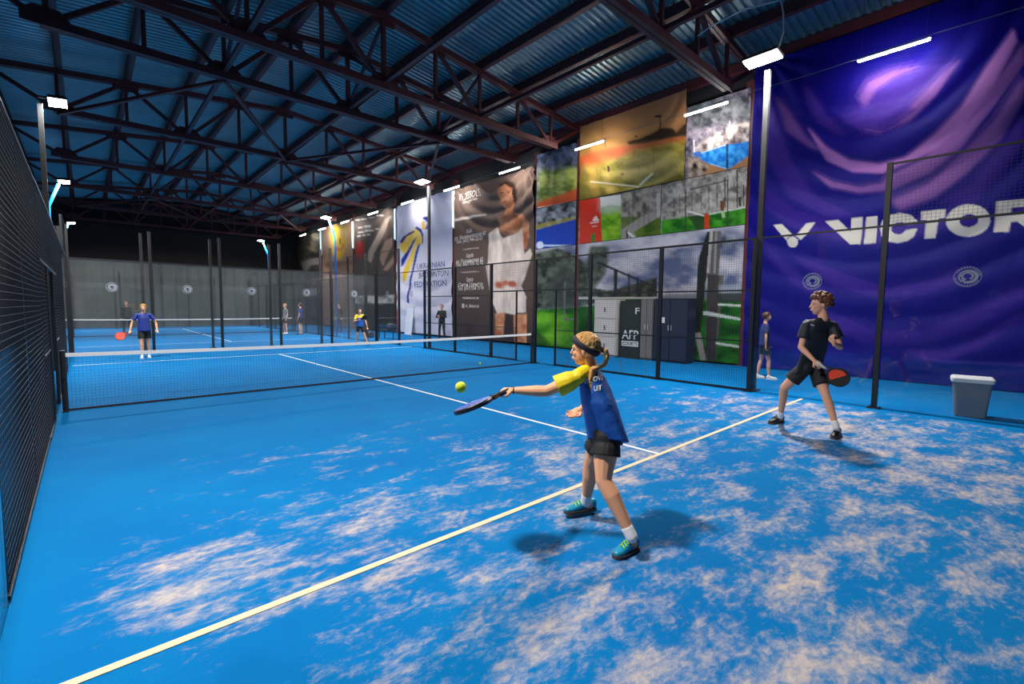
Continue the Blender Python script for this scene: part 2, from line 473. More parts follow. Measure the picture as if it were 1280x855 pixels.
def rail(parent, y0, y1, z, t=.035):
    m_ = MB(); m_.box((0, (y1-y0)/2, 0), (t, y1-y0, t)); return m_.build('rail', BLACK, parent, loc=(0, y0, z))

def fence_side(x, cy, label, gm, gates=True, ylo=-10, flip=1, stick=True, pw=.075, po=0.0, mid=True):
    t = thing('court_fence', label, 'fence', (x, cy, 0))
    ys = list(range(ylo, 11, 2))
    for y in ys: post(t, y, 4.0 if abs(y) >= 8 else 3.0, pw, po)
    for y in ys[:-1]:
        end = abs(y+1) > 6
        if end:
            glass_panel(t, y+.05, 1.9, 3.0, gm, stick, flip)
            rail(t, y, y+2, 3.0, .03)
            if abs(y+1) > 8:
                wire_panel(t, y+.04, 3.02, 1.92, .96); rail(t, y, y+2, 3.98, .03)
        elif gates and y in (-2, 0):
            g0 = y+1.2 if y == -2 else y          # opening of .8 m beside the net post
            rest = (y, y+1.2) if y == -2 else (y+.8, y+2)
            px = rest[1] if y == -2 else rest[0]
            m_ = MB(); m_.box((0, 0, 1.05), (.04, .04, 2.1)); m_.build('gate_post', BLACK, t, loc=(0, px, 0))
            rail(t, y, y+2, 2.12); rail(t, y, y+2, 3.0); rail(t, rest[0], rest[1], .03); rail(t, rest[0], rest[1], 1.0, .025)
            wire_panel(t, rest[0]+.04, .05, 1.12, 2.05); wire_panel(t, y+.04, 2.14, 1.92, .84)
        else:
            for z in ((.03, 1.0, 2.0, 3.0) if mid else (.03, 3.0)): rail(t, y, y+2, z, .03 if z in (1.0, 2.0) else .04 if mid else .022)
            wire_panel(t, y+.04, .05, 1.92, 2.93)
    return t
fence_side(10.0, 0, 'black wire and glass side fence between the near court and the banner wall', GLASS)
fence_side(-.05, 0, 'black wire side fence of the near court before the dark wall', GLASS, flip=-1, pw=.04, po=-.025, mid=False)
fence_side(9.85, 20.75, 'black wire and glass side fence of the far court by the banners', GLASSFAR, False, stick=False)
fence_side(-.3, 20.75, 'black wire and glass side fence of the far court before the dark wall', GLASSFAR, False, stick=False)

def fence_back(y, label, stick, gm, xs=0.0, w_=10):
    t = thing('court_back_wall', label, 'fence', (xs+w_, y, 0), rz=math.pi/2)   # local y runs to -x
    for k in range(0, 6): post(t, 2*k, 4.0, .08)
    for k in range(5):
        glass_panel(t, 2*k+.05, 1.9, 3.0, gm, stick, 1)
        rail(t, 2*k, 2*k+2, 3.0, .03)
    return t
# local +y -> world -x ; local -x -> world -y, so the stickers face the near court
fence_back(10.08, 'glass back wall with emblem stickers closing the near court behind the net', True, GLASSFAR, 0.02, 9.96)
fence_back(10.75, 'second glass back wall without stickers just behind the near court', False, GLASSFAR, -.3, 10.1)
fence_back(30.75, 'glass back wall of the far court in front of the charcoal curtain', False, GLASSFAR, -.3, 10.1)

# nets
NETM = mat('black_net_cord', rgb(16, 18, 24), .8, 0, .1, 10)
TAPE = mat('white_net_tape', rgb(232, 230, 228), .7, 0, .05, 10)
def net(cy, x0, x1, label, hpost=.875):
    t = thing('court_net', label, 'net', ((x0+x1)/2, cy, 0))
    L_ = x1-x0; sag = .035; a = -L_/2
    def zt(s): return hpost-sag*(1-(2*s/L_-1)**2)
    m_ = MB(); seg = 24
    rings = []
    for i in range(seg+1):
        s = L_*i/seg; z = zt(s)
        rings.append([Vector((a+s, -.012, z-.055)), Vector((a+s, .012, z-.055)), Vector((a+s, .012, z)), Vector((a+s, -.012, z))])
    m_.loft(rings); m_.build('net_tape', TAPE, t)
    m_ = MB(); nv = int(L_/.045)
    for i in range(nv+1):
        s = L_*i/nv; m_.bar((a+s, 0, .02), (a+s, 0, zt(s)-.05), .0017, .0017, (1, 0, 0), False)
    for k in range(18):
        f = k/18
        for i in range(seg):
            s0, s1 = L_*i/seg, L_*(i+1)/seg
            m_.bar((a+s0, .003, .02+f*(zt(s0)-.07)), (a+s1, .003, .02+f*(zt(s1)-.07)), .0017, .0017, (0, 0, 1), False)
    o = m_.build('net_mesh', NETM, t); o['kind'] = 'stuff'
    m_ = MB(); m_.bar((a, 0, .02), (-a, 0, .02), .012, .03); m_.build('bottom_band', NETM, t)
    for sx in (-1, 1):
        m_ = MB(); m_.tube([(0, 0, 0), (0, 0, hpost+.04)], .035, 12); m_.box((0, 0, .008), (.075, .2, .016))
        m_.box((0, -.05, .55), (.03, .05, .09)); m_.build('net_post', BLACK, t, loc=(sx*(-a+.03), 0, 0))
    return t
net(0, .075, 9.84, 'low black net with white tape across the near court')
net(20.75, -.12, 9.68, 'low black net with white tape across the far court', .86)

# ================================================================== LIGHTS
def flood(x, y, sgn, label, ztop_=6.2, bent=False, group=None, power=FLOOD_W):
    t = thing('floodlight_pole', label, 'floodlight', (x, y, 0), group)
    if bent:
        m_ = MB(); m_.tube([(0, 0, 0), (0, 0, ztop_-.95), (sgn*.03, 0, ztop_-.85), (sgn*.3, 0, ztop_-.1)], .05, 10); m_.build('pole', BLUEPOLE, t, True)
        cx = .45*sgn; z = ztop_
    else:
        m_ = MB(); m_.box((0, 0, ztop_/2), (.09, .09, ztop_)); m_.build('pole', BLACK, t)
        cx = .3*sgn; z = ztop_+.1
    m_ = MB(); m_.box((0, 0, .012), (.22, .22, .024)); m_.build('base_plate', BLACK, t)
    hd = MB(); R = Matrix.Rotation(-sgn*.10, 3, 'Y')
    hd.box((0, 0, .035), (.34, .62, .05), R)
    for k in range(7): hd.box(R@Vector((0, -.24+.08*k, .075)), (.3, .012, .05), R)
    hd.box(R@Vector((-sgn*.15, 0, .085)), (.34, .1, .04), R)
    h = hd.build('lamp_head', BLACK, t, loc=(cx, 0, z))
    pn = MB(); pn.box((0, 0, 0), (.31, .59, .012), R); p_ = pn.build('lamp_panel', LAMP, h, loc=(0, 0, 0))
    ld = bpy.data.lights.new('floodlight_beam', 'AREA'); ld.shape = 'RECTANGLE'; ld.size = .3; ld.size_y = .58
    ld.energy = power; ld.color = (1, .96, .90); ld.spread = math.radians(172)
    lo = bpy.data.objects.new('floodlight_beam', ld); COL.objects.link(lo); lo.parent = t
    lo.location = (cx, 0, z-.03); lo.rotation_euler = (0, -sgn*.10, 0)
    return t
flood(10.21, -6.0, -1, 'tall black floodlight pole at the near-court fence beside the blue purple banner')
flood(10.21, 6.0, -1, 'tall black floodlight pole at the near-court fence before the white banner')
flood(-.25, 6.0, 1, 'tall black floodlight pole on the dark-wall side past the near net')
flood(-.25, -6.0, 1, 'tall black floodlight pole on the dark-wall side before the near net')
flood(10.06, 14.75, -1, 'bent blue floodlight pole of the far court before the yellow banner', 6.1, True)
flood(10.06, 26.75, -1, 'bent blue floodlight pole by the charcoal curtain on the banner side', 6.1, True)
flood(-.51, 14.75, 1, 'bent blue floodlight pole of the far court on the dark-wall side, before its net', 6.1, True)
flood(-.51, 26.75, 1, 'bent blue floodlight pole by the charcoal curtain on the dark-wall side', 6.1, True)

XT = 13.35
def tube_light(y):
    wh = ['the blue purple banner', 'the blue court photograph', 'the sunset photograph', 'the brown dress banner', 'the column beside the white banner', 'the white banner', 'the dark brown banner', 'the edge of the yellow blot banner', 'the yellow blot banner', 'the dark green banner'][int(round((y+7.35)/4.09))]
    t = thing('tube_light', 'slim white tube light hanging level in front of '+wh, 'light', (XT, y, 7.19), 'tube lights along the banner wall')
    m_ = MB(); m_.box((0, 0, .03), (.06, 1.24, .035)); m_.build('housing', WHITE, t)
    m_ = MB(); m_.tube([(0, -.6, -.002), (0, .6, -.002)], .024, 8); m_.build('glowing_tube', TUBE, t)
    for s in (-.55, .55):
        m_ = MB(); m_.tube([(0, s, .045), (0, s, ztop(XT)+.3-7.19)], .004, 5); m_.build('hanger', BLACK, t)
for k in range(10): tube_light(-7.35+4.09*k)
m_ = MB(); pts = []
for i in range(97):
    y = -13.8+i*.5; pts.append((0, y, -.02*math.sin(i*.9)))
m_.tube(pts, .009, 6)
tag(m_.build('light_cable', mat('grey_cable', rgb(120, 120, 120), .6), None, loc=(XT+.03, 0, 7.27)), 'thin grey cable strung along the row of tube lights', 'cable')
for y in (9.93, 15.88, 21.8, 27.7):  # glow added to upright strips, standing in for the brightness between banners
    m_ = MB(); m_.tube([(0, 0, 0), (0, 0, 1.75)], .035, 8)
    o = thing('glow_strip', 'upright pale strip with added glow on the column between two banners', 'light', (14.08, y, 5.6), 'upright glowing strips')
    m_.build('glowing_tube', SOFT, o)
    b_ = MB(); b_.box((.085, 0, .875), (.11, .09, 1.85)); b_.build('housing', WHITE, o)
# loose cable looping from the roof to the near lamp
A = Vector((9.9, -6.05, 6.42)); m_ = MB()
p0 = Vector(onx(962, 18, 10.0)); pts = [A+Vector((.05, -.12, 0))]
for u, v in ((972, 62), (979, 40), (979, 15), (976, 0), (930, 12), (890, 32), (872, 45)):
    pts.append(Vector(onx(u, v, 10.1)))
sp = []
for i in range(len(pts)-1):
    for f in (0, .33, .66): sp.append(pts[i].lerp(pts[i+1], f))
sp.append(pts[-1]); m_.tube(sp, .014, 6)
tag(m_.build('lamp_cable', mat('white_cable', rgb(200, 196, 190), .5), None), 'loose pale cable looping up from the floodlight near the blue purple banner', 'cable')
m_ = MB(); m_.tube([(0, 0, 0), (.1, 0, -1.05)], .02, 6)
pA = (12.62, 10.0, 7.215)
tag(m_.build('hanging_conduit', PALE, None, loc=tuple(pA)), 'short pale conduit hanging from the roof before the white banner', 'pipe')

# ================================================================== WALL BANNERS
PRINT = print_mat()
def inpoly(P, poly):
    x, y = P[:, 0], P[:, 1]; r = np.zeros(len(P), bool); n_ = len(poly)
    for i in range(n_):
        x0, y0 = poly[i]; x1, y1 = poly[(i+1) % n_]
        if y0 == y1: continue
        c = ((y0 > y) != (y1 > y)) & (x < (x1-x0)*(y-y0)/(y1-y0)+x0)
        r ^= c
    return r
def cover(P, poly, soft=1.0):
    a = np.zeros(len(P))
    for dx, dy in ((-.3, -.3), (.3, -.3), (-.3, .3), (.3, .3)):
        a += inpoly(P+np.array([dx, dy])*soft, poly)
    return a/4
def ellpoly(cx, cy, rx, ry, rot=0.0, n_=28):
    out = []
    for k in range(n_):
        a = 2*math.pi*k/n_; x, y = rx*math.cos(a), ry*math.sin(a)
        out.append((cx+x*math.cos(rot)-y*math.sin(rot), cy+x*math.sin(rot)+y*math.cos(rot)))
    return out
def vnoise(X, Y, seed=0):
    """smooth value noise"""
    rs = np.random.RandomState(seed); T = rs.rand(64, 64)
    xi = np.floor(X).astype(int); yi = np.floor(Y).astype(int); fx = X-xi; fy = Y-yi
    fx = fx*fx*(3-2*fx); fy = fy*fy*(3-2*fy)
    g = lambda i, j: T[i % 64, j % 64]
    return (g(xi, yi)*(1-fx)+g(xi+1, yi)*fx)*(1-fy)+(g(xi, yi+1)*(1-fx)+g(xi+1, yi+1)*fx)*fy
def fbm(X, Y, seed=0, oct_=4):
    a = np.zeros_like(X, dtype=float); s_ = .5
    for i in range(oct_): a += s_*vnoise(X*2**i, Y*2**i, seed+i); s_ *= .5
    return a/(1-.5**oct_)
def C(r, g, b): return np.array(rgb(r, g, b))

def smooth(t): t = np.clip(t, 0, 1); return t*t*(3-2*t)
def fold_disp(y, z, spec):
    """distance of the cloth from the wall (towards the court), metres"""
    d = np.full_like(y, .04)
    for f in spec:
        if f[0] == 'v':            # upright folds: wavelength, amplitude, seed
            _, wl, amp, seed = f
            d += amp*(fbm(y/wl+.12*z, z*.12/wl+seed, seed, 3)-.4)*2
        elif f[0] == 'swag':       # hanging swags round a point above: yc, zc, ky, wavelength, amp, r0, r1
            _, yc, zc, ky, wl, amp, r0, r1 = f
            dy = (y-yc)*ky; dz = np.minimum(z-zc, 0); r = np.sqrt(dy*dy+dz*dz)+.25*(fbm(y*.9, z*.9, 5)-.5)
            env = smooth((r-r0)/.6)*smooth((r1-r)/1.2)
            ph = r/wl
            wv = np.abs(np.sin(math.pi*ph))**1.5
            d += amp*env*wv*(.45+1.1*fbm(y*.7+3, z*.7, 9))
        elif f[0] == 'ray':        # folds fanning out from a hanging point: yc, zc, count, amp, reach, seed
            _, yc, zc, cnt, amp, reach, seed = f
            dy = y-yc; dz = z-zc; r = np.sqrt(dy*dy+dz*dz); a = np.arctan2(dz, dy)
            d += amp*np.exp(-r/reach)*(np.sin(a*cnt+2*vnoise(a*3+20, r*.4, seed)))*np.minimum(r*2.5, 1)
    return np.maximum(d, .006)
BANNERS = {}
def banner(name, label, y0, y1, z0, z1, base, shapes, folds, step=1.3, group=None, post_=None, cat='banner', xw=XW):
    """cloth banner on the right wall; shapes are traced in photograph pixels and carried onto the cloth"""
    yc = (y0+y1)/2; zc = (z0+z1)/2
    d0 = proj(np.array([[xw, y0, zc], [xw, y1, zc], [xw, yc, z0], [xw, yc, z1]]))
    ny = int(min(420, max(24, abs(d0[0, 0]-d0[1, 0])/step))); nz = int(min(420, max(24, abs(d0[2, 1]-d0[3, 1])/step)))
    ya = np.linspace(y0, y1, ny+1); za = np.linspace(z0, z1, nz+1)
    Y, Z = np.meshgrid(ya, za); Yf, Zf = Y.ravel(), Z.ravel()
    D = fold_disp(Yf, Zf, folds)
    pts = np.stack([xw-D, Yf, Zf], 1)
    UV = proj(np.stack([np.full_like(Yf, xw), Yf, Zf], 1))
    col = np.tile(base, (len(Yf), 1)).astype(float) if not callable(base) else base(UV, Yf, Zf)
    for sh in shapes:
        poly, c = sh[0], sh[1]; al = sh[2] if len(sh) > 2 else 1.0; soft = sh[3] if len(sh) > 3 else 1.0
        if soft > 2:
            a = np.zeros(len(UV)); rs = np.random.RandomState(3)
            for k in range(14): a += inpoly(UV+rs.randn(2)*soft*.5, poly)
            a = a/14*al
        else: a = cover(UV, poly, soft)*al
        cc = c(UV, Yf, Zf) if callable(c) else np.tile(c, (len(Yf), 1))
        col = col*(1-a[:, None])+cc*a[:, None]
    if post_ is not None: col = post_(col, UV, Yf, Zf)
    W_ = ny+1
    i = np.arange(nz)[:, None]*W_+np.arange(ny)[None, :]
    F = np.stack([i, i+W_, i+W_+1, i+1], -1).reshape(-1, 4)      # faces look to -x
    me = bpy.data.meshes.new(name)
    me.vertices.add(len(pts)); me.vertices.foreach_set('co', pts.ravel().astype(np.float32))
    me.loops.add(F.size); me.loops.foreach_set('vertex_index', F.ravel().astype(np.int32))
    me.polygons.add(len(F)); me.polygons.foreach_set('loop_start', (np.arange(len(F))*4).astype(np.int32))
    me.polygons.foreach_set('use_smooth', np.ones(len(F), bool))
    me.update(calc_edges=True)
    at = me.color_attributes.new('print', 'FLOAT_COLOR', 'POINT')
    at.data.foreach_set('color', np.concatenate([np.clip(col, 0, 1), np.ones((len(col), 1))], 1).ravel().astype(np.float32))
    o = link(name, me, PRINT)
    BANNERS[name] = (o, folds)
    return tag(o, label, cat, group)
def banner_text(b, txt, u, v, hpx, mt, u2=None, name='lettering', xw=XW, bold=0.0, sx=1.0):
    """lettering printed on a banner: (u, v) left end of the base line in the photograph"""
    o, folds = b
    cu = bpy.data.curves.new('t', 'FONT'); cu.body = txt; cu.size = 1.0; cu.resolution_u = 2; cu.offset = bold
    to = bpy.data.objects.new('t', cu); COL.objects.link(to)
    dg = bpy.context.evaluated_depsgraph_get(); me = bpy.data.meshes.new_from_object(to.evaluated_get(dg))
    bpy.data.objects.remove(to)
    co = np.empty(len(me.vertices)*3); me.vertices.foreach_get('co', co); co = co.reshape(-1, 3)
    P0_ = onx(u, v, xw); P1_ = onx(u, v-hpx, xw); hgt = abs(P1_[2]-P0_[2])/.73
    if u2 is not None: sx = abs(onx(u2, v, xw)[1]-P0_[1])/max(1e-6, (co[:, 0].max()-co[:, 0].min())*hgt)
    y = P0_[1]-(co[:, 0]-co[:, 0].min())*hgt*sx; z = P0_[2]+co[:, 1]*hgt
    D = fold_disp(y, z, folds)
    P = np.stack([xw-D-.012, y, z], 1)
    me.vertices.foreach_set('co', P.ravel()); me.update(); me.name = name
    me.materials.clear()
    lo_ = link(name, me, mt, o); lo_['kind'] = 'stuff'
    return lo_

# ---- blue and purple banner with the big white word
s_ = 1118/340.
def K(pts): return [(940+a/s_, 240+b/s_) for a, b in pts]
WLET = C(206, 200, 192)
def swirl(UV, Y, Z):
    base = np.tile(C(8, 6, 112), (len(UV), 1))
    n1 = fbm(Y*.5, Z*.5, 21); t = np.clip((n1-.3)*1.6, 0, 1)[:, None]
    return base*(1-t*.4)+C(24, 14, 136)*t*.4
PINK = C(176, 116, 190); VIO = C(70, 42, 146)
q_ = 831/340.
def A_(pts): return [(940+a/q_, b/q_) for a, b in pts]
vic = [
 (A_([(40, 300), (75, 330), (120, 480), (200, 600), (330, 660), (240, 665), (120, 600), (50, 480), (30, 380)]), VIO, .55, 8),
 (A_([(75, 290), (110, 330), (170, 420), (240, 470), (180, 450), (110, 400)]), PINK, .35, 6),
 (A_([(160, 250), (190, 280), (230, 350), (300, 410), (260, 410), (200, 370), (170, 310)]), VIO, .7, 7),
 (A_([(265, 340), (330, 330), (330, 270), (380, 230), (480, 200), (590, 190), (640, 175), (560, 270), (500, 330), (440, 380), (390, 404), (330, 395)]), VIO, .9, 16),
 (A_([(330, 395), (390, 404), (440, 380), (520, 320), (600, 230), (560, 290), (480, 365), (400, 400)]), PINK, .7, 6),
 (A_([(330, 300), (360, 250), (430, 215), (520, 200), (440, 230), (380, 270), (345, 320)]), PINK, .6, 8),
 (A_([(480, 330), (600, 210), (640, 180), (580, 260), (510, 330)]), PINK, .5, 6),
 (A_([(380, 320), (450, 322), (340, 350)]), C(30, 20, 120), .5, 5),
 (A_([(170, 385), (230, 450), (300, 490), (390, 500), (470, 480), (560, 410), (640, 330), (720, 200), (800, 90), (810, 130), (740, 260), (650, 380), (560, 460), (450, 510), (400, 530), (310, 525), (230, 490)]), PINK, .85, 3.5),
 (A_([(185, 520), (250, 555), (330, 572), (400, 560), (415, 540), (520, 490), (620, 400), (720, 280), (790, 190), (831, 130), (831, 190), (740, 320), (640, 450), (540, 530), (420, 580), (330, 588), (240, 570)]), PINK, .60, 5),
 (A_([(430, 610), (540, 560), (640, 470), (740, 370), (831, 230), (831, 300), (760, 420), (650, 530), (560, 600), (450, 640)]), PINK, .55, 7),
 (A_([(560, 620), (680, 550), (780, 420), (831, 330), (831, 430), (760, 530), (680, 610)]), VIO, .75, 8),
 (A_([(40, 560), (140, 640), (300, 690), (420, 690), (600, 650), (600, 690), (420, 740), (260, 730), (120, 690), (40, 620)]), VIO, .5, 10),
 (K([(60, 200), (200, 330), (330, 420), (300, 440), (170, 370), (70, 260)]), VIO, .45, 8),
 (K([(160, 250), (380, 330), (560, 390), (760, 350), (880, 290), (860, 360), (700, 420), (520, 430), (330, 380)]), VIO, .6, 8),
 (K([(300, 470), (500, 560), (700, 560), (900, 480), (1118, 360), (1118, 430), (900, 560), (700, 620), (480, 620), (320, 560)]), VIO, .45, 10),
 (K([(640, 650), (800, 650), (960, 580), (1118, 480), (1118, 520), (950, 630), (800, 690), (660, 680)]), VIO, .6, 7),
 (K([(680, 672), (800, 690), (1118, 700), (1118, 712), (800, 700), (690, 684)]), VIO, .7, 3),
 # emblem and word
 (K([(92, 137), (126, 133), (176, 184), (168, 192), (200, 196), (150, 205), (128, 182)]), WLET),
 (K([(263, 125), (225, 129), (180, 186), (205, 197), (225, 178)]), WLET),
 (K([(142, 196), (200, 192), (180, 182), (158, 183)]), C(30, 20, 130)),
 (ellpoly(940+170/s_, 240+207/s_, 22/s_, 22/s_), WLET),
 (K([(304, 123), (358, 116), (408, 163), (413, 110), (458, 106), (450, 216), (408, 218)]), WLET),
 (K([(473, 105), (521, 101), (513, 211), (463, 215)]), WLET),
 (K([(684, 150), (668, 186), (640, 204), (600, 212), (560, 205), (535, 184), (528, 152), (538, 120), (570, 96), (612, 88), (655, 96), (680, 118), (683, 131), (640, 137), (620, 125), (596, 127), (575, 142), (574, 160), (590, 175), (616, 176), (636, 158)]), WLET),
 (K([(698, 80), (798, 72), (795, 108), (768, 111), (758, 191), (711, 195), (719, 115), (697, 117)]), WLET),
 (ellpoly(940+890/s_, 240+119/s_, 91/s_, 66/s_, -.08), WLET),
 (ellpoly(940+893/s_, 240+120/s_, 39/s_, 26/s_, -.12), C(38, 22, 128)),
 (K([(1006, 42), (1160, 26), (1195, 38), (1205, 70), (1190, 100), (1160, 118), (1200, 160), (1140, 164), (1090, 122), (1064, 124), (1056, 166), (994, 168)]), WLET),
 (K([(1066, 66), (1140, 58), (1146, 80), (1134, 90), (1062, 96)]), C(38, 22, 128)),
]
yA, zA = onx(1100, 60, XW)[1:]
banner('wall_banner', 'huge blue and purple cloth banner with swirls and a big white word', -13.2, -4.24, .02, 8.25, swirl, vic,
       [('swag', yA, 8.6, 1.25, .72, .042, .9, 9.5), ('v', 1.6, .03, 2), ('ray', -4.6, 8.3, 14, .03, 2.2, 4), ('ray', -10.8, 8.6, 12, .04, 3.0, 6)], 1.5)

# ---- photographs of courts (three rows) between two columns
def px(y): return y
yL, yR, yM = 1.88, -4.14, onx(858, 180, XW)[1]
def field(UV, Y, Z):
    t = np.clip((UV[:, 1]-120)/130, 0, 1)[:, None]
    return C(190, 128, 88)*(1-t)+C(126, 118, 40)*t
e_ = 962/225.
def E_(pts): return [(725+a/e_, 110+b/e_) for a, b in pts]
def trees(seed, dark=(34, 40, 34), lite=(120, 124, 118), con=2.2):
    def f(UV, Y, Z):
        n_ = fbm(UV[:, 0]*.16, UV[:, 1]*.16, seed, 4)[:, None]; k = np.clip((n_-.5)*con+.5, 0, 1)
        return C(*dark)*(1-k)+C(*lite)*k
    return f
def grass(seed, a=(30, 96, 22), b=(96, 150, 36), sc=.09):
    def f(UV, Y, Z):
        n_ = fbm(UV[:, 0]*sc, UV[:, 1]*sc*1.6, seed, 4)[:, None]; k = np.clip((n_-.3)*2.4, 0, 1)
        return C(*a)*(1-k)+C(*b)*k
    return f
VF = [('v', .8, .02, 12)]
banner('court_photo_banner', 'wide orange sunset photograph of a playing field above the red striped panel', yM+.01, yL, 5.63, 8.3, field, [
 (E_([(0, 360), (150, 320), (300, 300), (580, 250), (580, 300), (300, 360), (100, 400), (0, 420)]), C(176, 62, 34), .8, 6),
 (E_([(260, 290), (330, 270), (400, 240), (440, 215), (500, 215), (520, 240), (560, 195), (600, 190), (600, 255), (480, 270), (340, 300), (270, 305)]), C(30, 26, 22), .95, 2.5),
 (E_([(80, 430), (300, 330), (580, 270), (580, 480), (430, 540), (200, 570), (30, 600), (20, 480)]), grass(31, (96, 92, 20), (150, 140, 60)), .9, 5),
 (E_([(200, 420), (330, 340), (480, 320), (560, 360), (520, 450), (400, 500), (260, 490)]), C(176, 160, 112), .45, 14),
 (E_([(40, 420), (90, 430), (120, 590), (70, 600)]), C(240, 190, 96), .5, 7),
 (E_([(120, 430), (160, 440), (200, 580), (160, 590)]), C(240, 200, 110), .45, 7),
 (E_([(60, 498), (320, 526), (320, 533), (60, 505)]), C(236, 226, 190)), (E_([(318, 520), (395, 455), (401, 461), (325, 527)]), C(236, 226, 190)),
 (E_([(0, 560), (220, 560), (430, 520), (580, 470), (580, 560), (0, 640)]), C(60, 48, 20), .5, 8),
 (E_([(430, 150), (436, 150), (438, 235), (430, 235)]), C(50, 34, 24)), (E_([(405, 150), (440, 145), (440, 158), (405, 162)]), C(50, 34, 24)),
 (E_([(138, 270), (142, 270), (146, 320), (142, 320)]), C(60, 40, 26)), (E_([(300, 255), (312, 255), (312, 266), (300, 266)]), C(80, 50, 30)),
 (E_([(318, 330), (322, 330), (322, 470), (318, 470)]), C(110, 90, 50), .6), (E_([(398, 320), (402, 320), (402, 440), (398, 440)]), C(110, 90, 50), .6),
 (E_([(152, 420), (163, 420), (163, 450), (152, 450)]), C(60, 30, 20)), (E_([(226, 455), (240, 455), (240, 470), (226, 470)]), C(120, 80, 30)),
], [('v', .8, .02, 12), ('swag', onx(800, 100, XW)[1], 9.0, 1.0, .55, .05, 1.2, 4.2)], 1.1)
banner('court_photo_banner', 'photograph of a bright blue court with brown surround under floodlights', yR, yM-.01, 5.63, 7.75, trees(41, (52, 50, 74), (150, 140, 150)), [
 (E_([(590, 40), (910, 40), (910, 150), (760, 200), (590, 220)]), trees(43, (40, 42, 46), (110, 116, 120)), .9, 5),
 (E_([(600, 330), (720, 240), (910, 170), (910, 290), (760, 310), (640, 350)]), trees(44, (84, 70, 76), (226, 214, 204)), .95, 4),
 (E_([(650, 350), (780, 310), (912, 284), (912, 360), (840, 415), (790, 440), (700, 410), (640, 380)]), lambda UV, Y, Z: C(10, 104, 196)+(C(70, 176, 236)-C(10, 104, 196))*np.clip((fbm(UV[:, 0]*.2, UV[:, 1]*.2, 8)-.3)*2, 0, 1)[:, None], 1, 1.2),
 (E_([(600, 345), (650, 340), (660, 372), (620, 370)]), C(30, 104, 190), .9, 2),
 (E_([(660, 400), (790, 440), (912, 358), (912, 420), (700, 470), (640, 450)]), C(170, 122, 82), 1, 1.5),
 (E_([(580, 370), (640, 375), (690, 420), (660, 470), (580, 480)]), trees(45, (30, 26, 24), (190, 170, 150)), 1, 3),
 (E_([(786, 300), (797, 300), (795, 440), (784, 440)]), C(16, 50, 100)), (E_([(905, 230), (914, 230), (914, 340), (905, 340)]), C(14, 60, 150)),
 (E_([(650, 345), (780, 305), (780, 310), (650, 350)]), C(190, 220, 240), .7), (E_([(700, 405), (790, 432), (790, 437), (698, 410)]), C(210, 230, 240), .7),
 (E_([(610, 280), (616, 280), (616, 345), (610, 345)]), C(230, 230, 236)), (E_([(800, 180), (806, 180), (806, 280), (800, 280)]), C(230, 226, 220), .8),
], [('v', .7, .03, 14), ('ray', yR, 7.8, 10, .04, 1.2, 5)], 1.1)
yS = onx(776, 270, XW)[1]; yT = onx(827, 260, XW)[1]
zb2 = 4.03; zt2 = 5.61
banner('court_photo_banner', 'panel with a red stripe, bright grass and a white three-bar sports emblem', yT+.01, yL, 4.03, 5.61, trees(51, (86, 82, 74), (168, 160, 148)), [
 (E_([(0, 590), (112, 590), (125, 860), (0, 860)]), C(206, 52, 34)),
 (E_([(112, 585), (222, 570), (222, 640), (114, 650)]), C(214, 216, 210)),
 (E_([(114, 640), (160, 625), (222, 630), (222, 830), (124, 850)]), grass(53, (70, 140, 18), (140, 190, 40)), 1),
 (E_([(112, 600), (222, 585), (222, 655), (112, 665)]), C(206, 210, 206), .6, 6),
 (E_([(65, 780), (84, 775), (86, 850), (62, 850)]), C(70, 120, 30)),
 (E_([(70, 705), (76, 701), (84, 712), (73, 712)]), C(240, 236, 230)), (E_([(76, 696), (83, 691), (94, 712), (86, 712)]), C(240, 236, 230)), (E_([(84, 687), (90, 683), (106, 710), (96, 711)]), C(240, 236, 230)),
 (E_([(58, 719), (105, 714), (105, 720), (58, 726)]), C(240, 226, 220), .8), (E_([(70, 738), (95, 735), (95, 740), (70, 743)]), C(240, 226, 220), .7),
 (E_([(224, 730), (400, 660), (430, 690), (430, 800), (300, 810), (224, 820)]), C(150, 146, 138)),
 (E_([(290, 770), (420, 695), (432, 700), (432, 800), (320, 815)]), grass(55, (52, 84, 20), (96, 120, 36)), 1),
 (E_([(224, 690), (330, 690), (250, 740), (224, 760)]), grass(56, (60, 90, 30), (110, 124, 60)), .9),
 (E_([(250, 765), (258, 762), (300, 800), (318, 812), (306, 814), (252, 775)]), C(222, 222, 214)), (E_([(250, 762), (258, 760), (260, 818), (252, 820)]), C(36, 40, 36)),
] + [(E_([(x, 600), (x+3, 600), (x+3, 745), (x, 745)]), C(60, 62, 58), .8) for x in (262, 285, 315, 345, 370)] + [(E_([(412, 565), (434, 560), (436, 690), (414, 690)]), C(196, 192, 184), .7)], [('v', .6, .015, 15)], 1.0)
